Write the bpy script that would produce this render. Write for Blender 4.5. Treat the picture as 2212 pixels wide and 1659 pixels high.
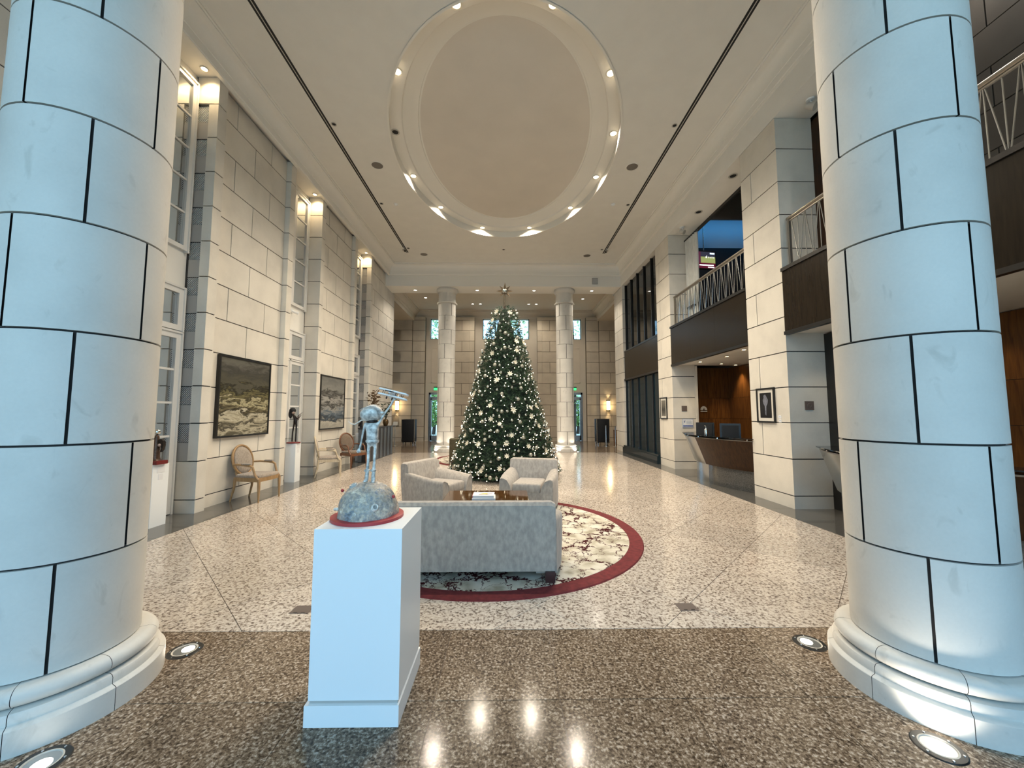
import bpy, bmesh, math, random
from mathutils import Vector, Matrix
R = math.radians
for o in list(bpy.data.objects):
    bpy.data.objects.remove(o)
scene = bpy.context.scene
COL = scene.collection

# ---------------------------------------------------------------- camera
cam_data = bpy.data.cameras.new('camera')
cam_data.sensor_fit = 'HORIZONTAL'
cam_data.sensor_width = 36.0
cam_data.lens = 830.0 / 2212.0 * 36.0
cam_data.clip_start = 0.05
cam_data.clip_end = 400
cam = bpy.data.objects.new('camera', cam_data)
COL.objects.link(cam)
cam.location = (0, 0, 1.6)
cam.rotation_euler = (R(90 + 4.27), 0, R(-0.76))
scene.camera = cam

# ---------------------------------------------------------------- world, daylight, exposure
world = bpy.data.worlds.new('world')
scene.world = world
world.use_nodes = True
bg = world.node_tree.nodes['Background']
bg.inputs['Color'].default_value = (0.385, 0.70, 1.0, 1)
bg.inputs['Strength'].default_value = 2.3

def daylight_portal(name, loc, rot, sx, sy):
    l = bpy.data.lights.new(name, 'AREA')
    l.shape = 'RECTANGLE'; l.size = sx; l.size_y = sy
    l.cycles.is_portal = True
    o = bpy.data.objects.new(name, l)
    COL.objects.link(o)
    o.location = loc; o.rotation_euler = rot
    return o
# guides sampling of the sky through the glazed entrance front behind the camera (gives no light itself)
daylight_portal('entrance_daylight', (-0.1, -2.6, 2.95), (R(90), 0, 0), 9.4, 5.9)

vs = scene.view_settings
vs.view_transform = 'Standard'
vs.look = 'None'
vs.exposure = 0.52
vs.gamma = 1.0
vs.use_curve_mapping = False
scene.display_settings.display_device = 'sRGB'
scene.cycles.max_bounces = 5
scene.cycles.diffuse_bounces = 3
scene.cycles.glossy_bounces = 2
scene.cycles.use_adaptive_sampling = True
scene.cycles.adaptive_threshold = 0.12
scene.cycles.transmission_bounces = 4
scene.cycles.caustics_reflective = False
scene.cycles.caustics_refractive = False
scene.cycles.sample_clamp_indirect = 6.0

WARM = (1.0, 0.74, 0.42)
SOFT = (1.0, 0.89, 0.74)
CLEAR = (1.0, 0.95, 0.86)
RING_W, NICHE_W, FAR_W, DESK_W, UP_W, SCONCE_W, TRACK_FILL_W = 325, 30, 115, 20, 9, 9, 150

# ---------------------------------------------------------------- materials
MATS = {}
def nt(name):
    m = bpy.data.materials.new(name)
    m.use_nodes = True
    t = m.node_tree
    return m, t, t.nodes['Principled BSDF']
def link(t, a, b): t.links.new(a, b)
def node(t, typ, **kw):
    n = t.nodes.new(typ)
    for k, v in kw.items():
        if k.startswith('i_'):
            n.inputs[k[2:].replace('_', ' ')].default_value = v
        else:
            setattr(n, k, v)
    return n
def c4(c): return (c[0], c[1], c[2], 1)
def ramp(t, fac, stops, interp='LINEAR'):
    n = t.nodes.new('ShaderNodeValToRGB')
    n.color_ramp.interpolation = interp
    e = n.color_ramp.elements
    while len(e) < len(stops): e.new(0.5)
    for i, (p, c) in enumerate(stops):
        e[i].position = p; e[i].color = c4(c)
    link(t, fac, n.inputs['Fac'])
    return n
def plain(name, col, rough=0.6, metal=0.0, spec=0.5, emit=None, strength=0.0, noise=0.0, nscale=30.0, bump=0.0):
    m, t, b = nt(name)
    b.inputs['Base Color'].default_value = c4(col)
    b.inputs['Roughness'].default_value = rough
    b.inputs['Metallic'].default_value = metal
    b.inputs['Specular IOR Level'].default_value = spec
    if emit:
        b.inputs['Emission Color'].default_value = c4(emit)
        b.inputs['Emission Strength'].default_value = strength
    if noise or bump:
        tc = node(t, 'ShaderNodeTexCoord')
        n = node(t, 'ShaderNodeTexNoise'); n.inputs['Scale'].default_value = nscale; n.inputs['Detail'].default_value = 5
        link(t, tc.outputs['Object'], n.inputs['Vector'])
        if noise:
            r = ramp(t, n.outputs['Fac'], [(0.3, [x * (1 - noise) for x in col]), (0.7, [min(1, x * (1 + noise)) for x in col])])
            link(t, r.outputs['Color'], b.inputs['Base Color'])
        if bump:
            bp = node(t, 'ShaderNodeBump'); bp.inputs['Strength'].default_value = bump; bp.inputs['Distance'].default_value = 0.01
            link(t, n.outputs['Fac'], bp.inputs['Height'])
            link(t, bp.outputs['Normal'], b.inputs['Normal'])
    MATS[name] = m
    return m
def glow(name, col, strength, sampled=True):
    m, t, b = nt(name)
    b.inputs['Base Color'].default_value = c4(col)
    b.inputs['Emission Color'].default_value = c4(col)
    b.inputs['Emission Strength'].default_value = strength
    if not sampled:
        m.cycles.emission_sampling = 'NONE'
    MATS[name] = m
    return m

def stone(name, col, var=0.05, dirt=0.10, rough=0.62, stains=0.0):
    """honed limestone: soft mottling, faint veins, a little tone change from block to block"""
    m, t, b = nt(name)
    geo = node(t, 'ShaderNodeNewGeometry')
    n1 = node(t, 'ShaderNodeTexNoise'); n1.inputs['Scale'].default_value = 2.2; n1.inputs['Detail'].default_value = 6
    n2 = node(t, 'ShaderNodeTexNoise'); n2.inputs['Scale'].default_value = 60; n2.inputs['Detail'].default_value = 3
    link(t, geo.outputs['Position'], n1.inputs['Vector']); link(t, geo.outputs['Position'], n2.inputs['Vector'])
    r = ramp(t, n1.outputs['Fac'], [(0.32, [x * (1 - dirt) for x in col]), (0.55, col), (0.75, [min(1, x * 1.04) for x in col])])
    oi = node(t, 'ShaderNodeObjectInfo')
    mr = node(t, 'ShaderNodeMapRange'); mr.inputs['To Min'].default_value = 1 - var; mr.inputs['To Max'].default_value = 1 + var * 0.5
    link(t, oi.outputs['Random'], mr.inputs['Value'])
    mr2 = node(t, 'ShaderNodeMapRange'); mr2.inputs['To Min'].default_value = 0.95; mr2.inputs['To Max'].default_value = 1.03
    link(t, n2.outputs['Fac'], mr2.inputs['Value'])
    mu = node(t, 'ShaderNodeMath', operation='MULTIPLY')
    link(t, mr.outputs['Result'], mu.inputs[0]); link(t, mr2.outputs['Result'], mu.inputs[1])
    hs = node(t, 'ShaderNodeHueSaturation')
    link(t, mu.outputs['Value'], hs.inputs['Value']); link(t, r.outputs['Color'], hs.inputs['Color'])
    out = hs.outputs['Color']
    if stains:
        n3 = node(t, 'ShaderNodeTexNoise'); n3.inputs['Scale'].default_value = 7; n3.inputs['Detail'].default_value = 8; n3.inputs['Distortion'].default_value = 1.2
        mp = node(t, 'ShaderNodeMapping'); mp.inputs['Scale'].default_value = (1, 1, 0.6)
        link(t, geo.outputs['Position'], mp.inputs['Vector']); link(t, mp.outputs['Vector'], n3.inputs['Vector'])
        r3 = ramp(t, n3.outputs['Fac'], [(0.62, (0, 0, 0)), (0.72, (1, 1, 1))])
        ml = node(t, 'ShaderNodeMath', operation='MULTIPLY'); ml.inputs[1].default_value = stains
        link(t, r3.outputs['Color'], ml.inputs[0])
        mx = node(t, 'ShaderNodeMix', data_type='RGBA'); mx.blend_type = 'MULTIPLY'
        mx.inputs['B'].default_value = (0.55, 0.55, 0.52, 1)
        link(t, ml.outputs['Value'], mx.inputs['Factor']); link(t, out, mx.inputs['A'])
        out = mx.outputs['Result']
    link(t, out, b.inputs['Base Color'])
    b.inputs['Roughness'].default_value = rough
    b.inputs['Specular IOR Level'].default_value = 0.3
    MATS[name] = m
    return m

def granite(name, stops, scale, rough, spec=0.5, patch=0.12):
    m, t, b = nt(name)
    geo = node(t, 'ShaderNodeNewGeometry')
    n1 = node(t, 'ShaderNodeTexNoise'); n1.inputs['Scale'].default_value = scale; n1.inputs['Detail'].default_value = 4; n1.inputs['Roughness'].default_value = 0.65
    v = node(t, 'ShaderNodeTexVoronoi'); v.inputs['Scale'].default_value = scale * 1.1
    link(t, geo.outputs['Position'], n1.inputs['Vector']); link(t, geo.outputs['Position'], v.inputs['Vector'])
    ml = node(t, 'ShaderNodeMix', data_type='FLOAT'); ml.inputs['Factor'].default_value = 0.18
    sep = node(t, 'ShaderNodeSeparateColor')
    link(t, v.outputs['Color'], sep.inputs['Color'])
    link(t, n1.outputs['Fac'], ml.inputs['A']); link(t, sep.outputs['Red'], ml.inputs['B'])
    r = ramp(t, ml.outputs['Result'], stops)
    n2 = node(t, 'ShaderNodeTexNoise'); n2.inputs['Scale'].default_value = 1.1; n2.inputs['Detail'].default_value = 3
    link(t, geo.outputs['Position'], n2.inputs['Vector'])
    oi = node(t, 'ShaderNodeObjectInfo')
    ad = node(t, 'ShaderNodeMath', operation='ADD'); link(t, n2.outputs['Fac'], ad.inputs[0]); link(t, oi.outputs['Random'], ad.inputs[1])
    mr = node(t, 'ShaderNodeMapRange'); mr.inputs['From Min'].default_value = 0.3; mr.inputs['From Max'].default_value = 1.7
    mr.inputs['To Min'].default_value = 1 - patch; mr.inputs['To Max'].default_value = 1 + patch
    link(t, ad.outputs['Value'], mr.inputs['Value'])
    hs = node(t, 'ShaderNodeHueSaturation')
    link(t, mr.outputs['Result'], hs.inputs['Value']); link(t, r.outputs['Color'], hs.inputs['Color'])
    link(t, hs.outputs['Color'], b.inputs['Base Color'])
    b.inputs['Roughness'].default_value = rough
    b.inputs['Specular IOR Level'].default_value = spec
    MATS[name] = m
    return m

def wood(name, c1, c2, rough=0.3, scale=3.0, axis=(14, 14, 1.2), spec=0.5):
    m, t, b = nt(name)
    tc = node(t, 'ShaderNodeTexCoord')
    mp = node(t, 'ShaderNodeMapping'); mp.inputs['Scale'].default_value = axis
    n = node(t, 'ShaderNodeTexNoise'); n.inputs['Scale'].default_value = scale; n.inputs['Detail'].default_value = 6; n.inputs['Distortion'].default_value = 0.6
    link(t, tc.outputs['Object'], mp.inputs['Vector']); link(t, mp.outputs['Vector'], n.inputs['Vector'])
    r = ramp(t, n.outputs['Fac'], [(0.3, c1), (0.7, c2)])
    link(t, r.outputs['Color'], b.inputs['Base Color'])
    b.inputs['Roughness'].default_value = rough
    b.inputs['Specular IOR Level'].default_value = spec
    MATS[name] = m
    return m

def fabric(name, col, var=0.22, scale=35, streak=3.0, sheen=0.3, rough=0.9):
    m, t, b = nt(name)
    tc = node(t, 'ShaderNodeTexCoord')
    mp = node(t, 'ShaderNodeMapping'); mp.inputs['Scale'].default_value = (1, 1, 1 / streak)
    n = node(t, 'ShaderNodeTexNoise'); n.inputs['Scale'].default_value = scale; n.inputs['Detail'].default_value = 5
    link(t, tc.outputs['Object'], mp.inputs['Vector']); link(t, mp.outputs['Vector'], n.inputs['Vector'])
    r = ramp(t, n.outputs['Fac'], [(0.33, [x * (1 - var) for x in col]), (0.67, [min(1, x * (1 + var)) for x in col])])
    link(t, r.outputs['Color'], b.inputs['Base Color'])
    b.inputs['Roughness'].default_value = rough
    b.inputs['Sheen Weight'].default_value = sheen
    b.inputs['Specular IOR Level'].default_value = 0.15
    bp = node(t, 'ShaderNodeBump'); bp.inputs['Strength'].default_value = 0.15; bp.inputs['Distance'].default_value = 0.005
    link(t, n.outputs['Fac'], bp.inputs['Height']); link(t, bp.outputs['Normal'], b.inputs['Normal'])
    MATS[name] = m
    return m

stone('limestone', (0.73, 0.685, 0.60))
stone('limestone_far', (0.66, 0.575, 0.45), var=0.06)
stone('limestone_column', (0.70, 0.675, 0.62), var=0.03, dirt=0.09, stains=0.3)
stone('dark_stone', (0.13, 0.115, 0.10))
plain('joint', (0.035, 0.033, 0.032), 0.9)
plain('joint_far', (0.16, 0.13, 0.09), 0.9)
plain('plaster', (0.81, 0.79, 0.735), 0.85, noise=0.02, nscale=3)
plain('plaster_warm', (0.72, 0.64, 0.52), 0.85, noise=0.02, nscale=3)
plain('cornice_paint', (0.84, 0.815, 0.75), 0.7)
plain('dome_paint', (0.71, 0.66, 0.59), 0.8, noise=0.03, nscale=1.5)
plain('white_paint', (0.74, 0.73, 0.70), 0.4)
plain('white_gloss', (0.88, 0.90, 0.90), 0.35)
granite('granite_light', [(0.37, (0.14, 0.105, 0.085)), (0.43, (0.33, 0.27, 0.22)), (0.49, (0.55, 0.475, 0.40)), (0.66, (0.69, 0.625, 0.55))], 44, 0.13, 0.5)
granite('granite_dark', [(0.36, (0.045, 0.030, 0.019)), (0.46, (0.145, 0.102, 0.066)), (0.55, (0.245, 0.18, 0.122)), (0.65, (0.50, 0.42, 0.34))], 66, 0.13, 0.22, patch=0.25)
granite('granite_grey', [(0.3, (0.05, 0.05, 0.047)), (0.6, (0.12, 0.115, 0.105)), (0.8, (0.2, 0.19, 0.18))], 60, 0.10, 0.5)
plain('grout', (0.15, 0.115, 0.09), 0.8)
plain('mirror_pane', (0.72, 0.75, 0.76), 0.03, metal=0.92)
plain('dark_glass', (0.006, 0.008, 0.009), 0.05, spec=0.5)
plain('teal_glass', (0.006, 0.018, 0.026), 0.10, spec=0.25)
plain('black_metal', (0.012, 0.011, 0.010), 0.35, spec=0.5)
wood('bronze_panel', (0.014, 0.0095, 0.0055), (0.024, 0.017, 0.010), rough=0.25, scale=2.0, spec=0.22)
wood('dark_wood', (0.020, 0.0075, 0.0022), (0.052, 0.020, 0.0055), rough=0.28, scale=2.0, spec=0.25)
wood('veneer', (0.060, 0.022, 0.006), (0.15, 0.062, 0.015), rough=0.3, scale=2.0, spec=0.3)
wood('table_wood', (0.055, 0.022, 0.006), (0.09, 0.038, 0.010), rough=0.06, scale=2.0, axis=(2, 18, 18), spec=0.7)
wood('light_oak', (0.28, 0.165, 0.07), (0.42, 0.26, 0.12), rough=0.4, scale=5.0)
wood('pale_oak', (0.50, 0.39, 0.25), (0.64, 0.53, 0.37), rough=0.4, scale=5.0)
wood('red_wood', (0.13, 0.050, 0.022), (0.22, 0.09, 0.042), rough=0.35, scale=5.0)
plain('steel', (0.55, 0.56, 0.56), 0.22, metal=1.0)
plain('brushed_steel', (0.50, 0.51, 0.50), 0.25, metal=1.0)
plain('chrome', (0.75, 0.75, 0.74), 0.10, metal=1.0)
plain('rail_bronze', (0.30, 0.27, 0.23), 0.35, metal=0.8)
fabric('velvet_grey', (0.40, 0.355, 0.305), var=0.16, scale=28, streak=2.0)
fabric('seat_taupe', (0.33, 0.275, 0.22), scale=60)
fabric('seat_dark', (0.17, 0.125, 0.09), scale=60)
fabric('olive_fabric', (0.10, 0.085, 0.05), scale=40)
fabric('curtain_white', (0.62, 0.62, 0.58), var=0.06, scale=20)
plain('foot_wood', (0.045, 0.014, 0.012), 0.35)
plain('rug_red', (0.15, 0.020, 0.022), 0.95, noise=0.25, nscale=18)
plain('disc_red', (0.40, 0.035, 0.04), 0.4)
plain('base_red', (0.16, 0.012, 0.012), 0.4)
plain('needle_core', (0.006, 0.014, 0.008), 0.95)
plain('bark', (0.05, 0.03, 0.02), 0.9)
plain('silver_ball', (0.50, 0.52, 0.49), 0.16, metal=1.0)
plain('pearl_ball', (0.42, 0.41, 0.34), 0.3, metal=0.6)
plain('star_metal', (0.30, 0.25, 0.19), 0.25, metal=1.0)
plain('gold_flower', (0.75, 0.62, 0.38), 0.35, metal=0.3)
plain('cream_flower', (0.62, 0.59, 0.47), 0.5)
plain('wire_green', (0.05, 0.06, 0.04), 0.6)
plain('black_frame', (0.008, 0.008, 0.008), 0.35)
plain('matte_black', (0.010, 0.010, 0.011), 0.7)
plain('mat_board', (0.68, 0.65, 0.58), 0.8)
plain('plaque_brown', (0.13, 0.10, 0.085), 0.5)
plain('paper_white', (0.80, 0.80, 0.80), 0.6)
plain('blue_print', (0.02, 0.07, 0.30), 0.5)
plain('grey_print', (0.42, 0.48, 0.58), 0.6)
plain('red_print', (0.50, 0.03, 0.06), 0.5)
plain('yellow_print', (0.85, 0.68, 0.05), 0.5)
plain('maroon_print', (0.16, 0.02, 0.02), 0.5)
plain('dark_bronze', (0.025, 0.018, 0.015), 0.35, metal=0.5, noise=0.4, nscale=40)
plain('figure_brown', (0.10, 0.055, 0.035), 0.35, metal=0.4, noise=0.5, nscale=30)
plain('skin_glaze', (0.42, 0.30, 0.24), 0.4, noise=0.4, nscale=30)
plain('leaf_dark', (0.016, 0.030, 0.012), 0.5)
plain('leaf_brown', (0.10, 0.055, 0.020), 0.5)
plain('leaf_outside', (0.26, 0.42, 0.13), 0.6, noise=0.5, nscale=3)
plain('leaf_blue', (0.22, 0.40, 0.27), 0.6, noise=0.5, nscale=3)
plain('pot_bronze', (0.09, 0.055, 0.022), 0.3, metal=0.6)
plain('stripe_dark', (0.012, 0.012, 0.014), 0.3)
plain('stripe_grey', (0.075, 0.09, 0.105), 0.3)
plain('pavement', (0.74, 0.69, 0.60), 0.9)
plain('upper_dark', (0.10, 0.088, 0.075), 0.7)
plain('upper_wall', (0.55, 0.55, 0.54), 0.8)
plain('side_dark', (0.20, 0.175, 0.145), 0.8)
plain('lamp_trim', (0.55, 0.52, 0.46), 0.35)
plain('speaker_cloth', (0.20, 0.18, 0.155), 0.9)
plain('vent_grey', (0.42, 0.40, 0.37), 0.7)
plain('louvre', (0.62, 0.63, 0.62), 0.5)
plain('louvre_back', (0.05, 0.05, 0.05), 0.9)
glow('lamp_warm', (1.0, 0.80, 0.48), 9.0, sampled=False)
glow('lamp_white', (1.0, 0.93, 0.78), 8.0, sampled=False)
glow('sconce_glow', (1.0, 0.74, 0.34), 6.0, sampled=False)
glow('fairy_light', (1.0, 0.88, 0.62), 5.0, sampled=False)
glow('exit_green', (0.05, 0.75, 0.25), 0.9, sampled=False)
glow('cove_blue', (0.03, 0.30, 0.75), 1.6, sampled=False)

def needle_material():
    m, t, b = nt('needles')
    geo = node(t, 'ShaderNodeNewGeometry')
    n = node(t, 'ShaderNodeTexNoise'); n.inputs['Scale'].default_value = 9; n.inputs['Detail'].default_value = 3
    link(t, geo.outputs['Position'], n.inputs['Vector'])
    r = ramp(t, n.outputs['Fac'], [(0.3, (0.012, 0.036, 0.018)), (0.55, (0.026, 0.068, 0.030)), (0.75, (0.060, 0.105, 0.040))])
    link(t, r.outputs['Color'], b.inputs['Base Color'])
    b.inputs['Roughness'].default_value = 0.55
    MATS['needles'] = m
needle_material()

def rug_material():
    """cream pile with a cracked network of oxblood lines"""
    m, t, b = nt('rug_crackle')
    geo = node(t, 'ShaderNodeNewGeometry')
    nz = node(t, 'ShaderNodeTexNoise'); nz.inputs['Scale'].default_value = 4.5; nz.inputs['Detail'].default_value = 5; nz.inputs['Roughness'].default_value = 0.7
    link(t, geo.outputs['Position'], nz.inputs['Vector'])
    sc = node(t, 'ShaderNodeVectorMath', operation='SCALE'); sc.inputs['Scale'].default_value = 0.42
    link(t, nz.outputs['Color'], sc.inputs[0])
    ad = node(t, 'ShaderNodeVectorMath', operation='ADD')
    link(t, geo.outputs['Position'], ad.inputs[0]); link(t, sc.outputs['Vector'], ad.inputs[1])
    v = node(t, 'ShaderNodeTexVoronoi', feature='DISTANCE_TO_EDGE'); v.inputs['Scale'].default_value = 3.9
    link(t, ad.outputs['Vector'], v.inputs['Vector'])
    n2 = node(t, 'ShaderNodeTexNoise'); n2.inputs['Scale'].default_value = 2.4; n2.inputs['Detail'].default_value = 4
    link(t, geo.outputs['Position'], n2.inputs['Vector'])
    th = node(t, 'ShaderNodeMapRange'); th.inputs['From Min'].default_value = 0.40; th.inputs['From Max'].default_value = 0.66
    th.inputs['To Min'].default_value = 0.012; th.inputs['To Max'].default_value = 0.075
    link(t, n2.outputs['Fac'], th.inputs['Value'])
    lt = node(t, 'ShaderNodeMath', operation='LESS_THAN')
    link(t, v.outputs['Distance'], lt.inputs[0]); link(t, th.outputs['Result'], lt.inputs[1])
    n3 = node(t, 'ShaderNodeTexNoise'); n3.inputs['Scale'].default_value = 5; n3.inputs['Detail'].default_value = 4
    link(t, geo.outputs['Position'], n3.inputs['Vector'])
    r = ramp(t, n3.outputs['Fac'], [(0.35, (0.40, 0.355, 0.27)), (0.5, (0.62, 0.575, 0.475)), (0.65, (0.70, 0.665, 0.58))])
    mx = node(t, 'ShaderNodeMix', data_type='RGBA'); mx.inputs['B'].default_value = (0.060, 0.010, 0.012, 1)
    link(t, lt.outputs['Value'], mx.inputs['Factor']); link(t, r.outputs['Color'], mx.inputs['A'])
    link(t, mx.outputs['Result'], b.inputs['Base Color'])
    b.inputs['Roughness'].default_value = 0.95
    b.inputs['Specular IOR Level'].default_value = 0.1
    MATS['rug_crackle'] = m
rug_material()

def painting_material(name, stops, seed, warp):
    """brushed seascape: tone bands by height, broken by stretched noise; local z runs 0..1 up the canvas"""
    m, t, b = nt(name)
    tc = node(t, 'ShaderNodeTexCoord')
    mp = node(t, 'ShaderNodeMapping'); mp.inputs['Scale'].default_value = (1, 1.5, 5.5); mp.inputs['Location'].default_value = (seed, seed, seed)
    n = node(t, 'ShaderNodeTexNoise'); n.inputs['Scale'].default_value = 2.0; n.inputs['Detail'].default_value = 9; n.inputs['Roughness'].default_value = 0.68; n.inputs['Distortion'].default_value = 0.7
    link(t, tc.outputs['Generated'], mp.inputs['Vector']); link(t, mp.outputs['Vector'], n.inputs['Vector'])
    sx = node(t, 'ShaderNodeSeparateXYZ'); link(t, tc.outputs['Generated'], sx.inputs['Vector'])
    ms = node(t, 'ShaderNodeMapRange'); ms.inputs['To Min'].default_value = -warp; ms.inputs['To Max'].default_value = warp
    link(t, n.outputs['Fac'], ms.inputs['Value'])
    ad = node(t, 'ShaderNodeMath', operation='ADD'); link(t, sx.outputs['Z'], ad.inputs[0]); link(t, ms.outputs['Result'], ad.inputs[1])
    r = ramp(t, ad.outputs['Value'], stops)
    link(t, r.outputs['Color'], b.inputs['Base Color'])
    b.inputs['Roughness'].default_value = 0.6
    b.inputs['Specular IOR Level'].default_value = 0.2
    MATS[name] = m
K = 0.010
painting_material('canvas_ochre', [(0.0, (.10, .09, .06)), (.07, (.46, .42, .31)), (.13, (.02, .018, .012)), (.20, (.30, .27, .19)), (.26, (.52, .48, .36)), (.31, (.015, .013, .008)), (.38, (.13, .11, .06)), (.43, (.46, .42, .26)), (.47, (.02, .017, .01)), (.54, (.17, .15, .07)), (.60, (.012, .011, .007)), (.66, (.085, .08, .055)), (.85, (.05, .048, .04)), (1.0, (.12, .115, .095))], 3.1, 0.36)
painting_material('canvas_grey', [(0.0, (.30, .29, .25)), (.10, (.42, .40, .34)), (.18, (.03, .04, .05)), (.28, (.10, .13, .16)), (.38, (.28, .28, .26)), (.46, (.025, .025, .025)), (.56, (.34, .335, .31)), (.66, (.04, .038, .034)), (.76, (.22, .22, .20)), (1.0, (.15, .15, .14))], 7.7, 0.32)

def moon_material():
    """grey, blue and rust glazes over a rough cast dome"""
    m, t, b = nt('moon_glaze')
    tc = node(t, 'ShaderNodeTexCoord')
    n = node(t, 'ShaderNodeTexNoise'); n.inputs['Scale'].default_value = 11; n.inputs['Detail'].default_value = 8; n.inputs['Roughness'].default_value = 0.7
    n2 = node(t, 'ShaderNodeTexNoise'); n2.inputs['Scale'].default_value = 60; n2.inputs['Detail'].default_value = 4
    link(t, tc.outputs['Object'], n.inputs['Vector']); link(t, tc.outputs['Object'], n2.inputs['Vector'])
    r = ramp(t, n.outputs['Fac'], [(0.30, (.10, .095, .09)), (.41, (.24, .26, .28)), (.47, (.46, .39, .30)), (.53, (.30, .29, .28)), (.60, (.58, .48, .36)), (.70, (.78, .74, .66))])
    mx = node(t, 'ShaderNodeMix', data_type='RGBA'); mx.blend_type = 'OVERLAY'; mx.inputs['Factor'].default_value = 0.7
    link(t, r.outputs['Color'], mx.inputs['A']); link(t, n2.outputs['Fac'], mx.inputs['B'])
    link(t, mx.outputs['Result'], b.inputs['Base Color'])
    b.inputs['Roughness'].default_value = 0.55
    bp = node(t, 'ShaderNodeBump'); bp.inputs['Strength'].default_value = 0.5; bp.inputs['Distance'].default_value = 0.006
    link(t, n2.outputs['Fac'], bp.inputs['Height']); link(t, bp.outputs['Normal'], b.inputs['Normal'])
    MATS['moon_glaze'] = m
moon_material()
plain('figure_silver', (0.60, 0.57, 0.52), 0.45, metal=0.12, noise=0.55, nscale=45, bump=0.4)
plain('plane_white', (0.90, 0.82, 0.76), 0.45, noise=0.06, nscale=60)
plain('wire_pale', (0.70, 0.66, 0.58), 0.4)

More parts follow.
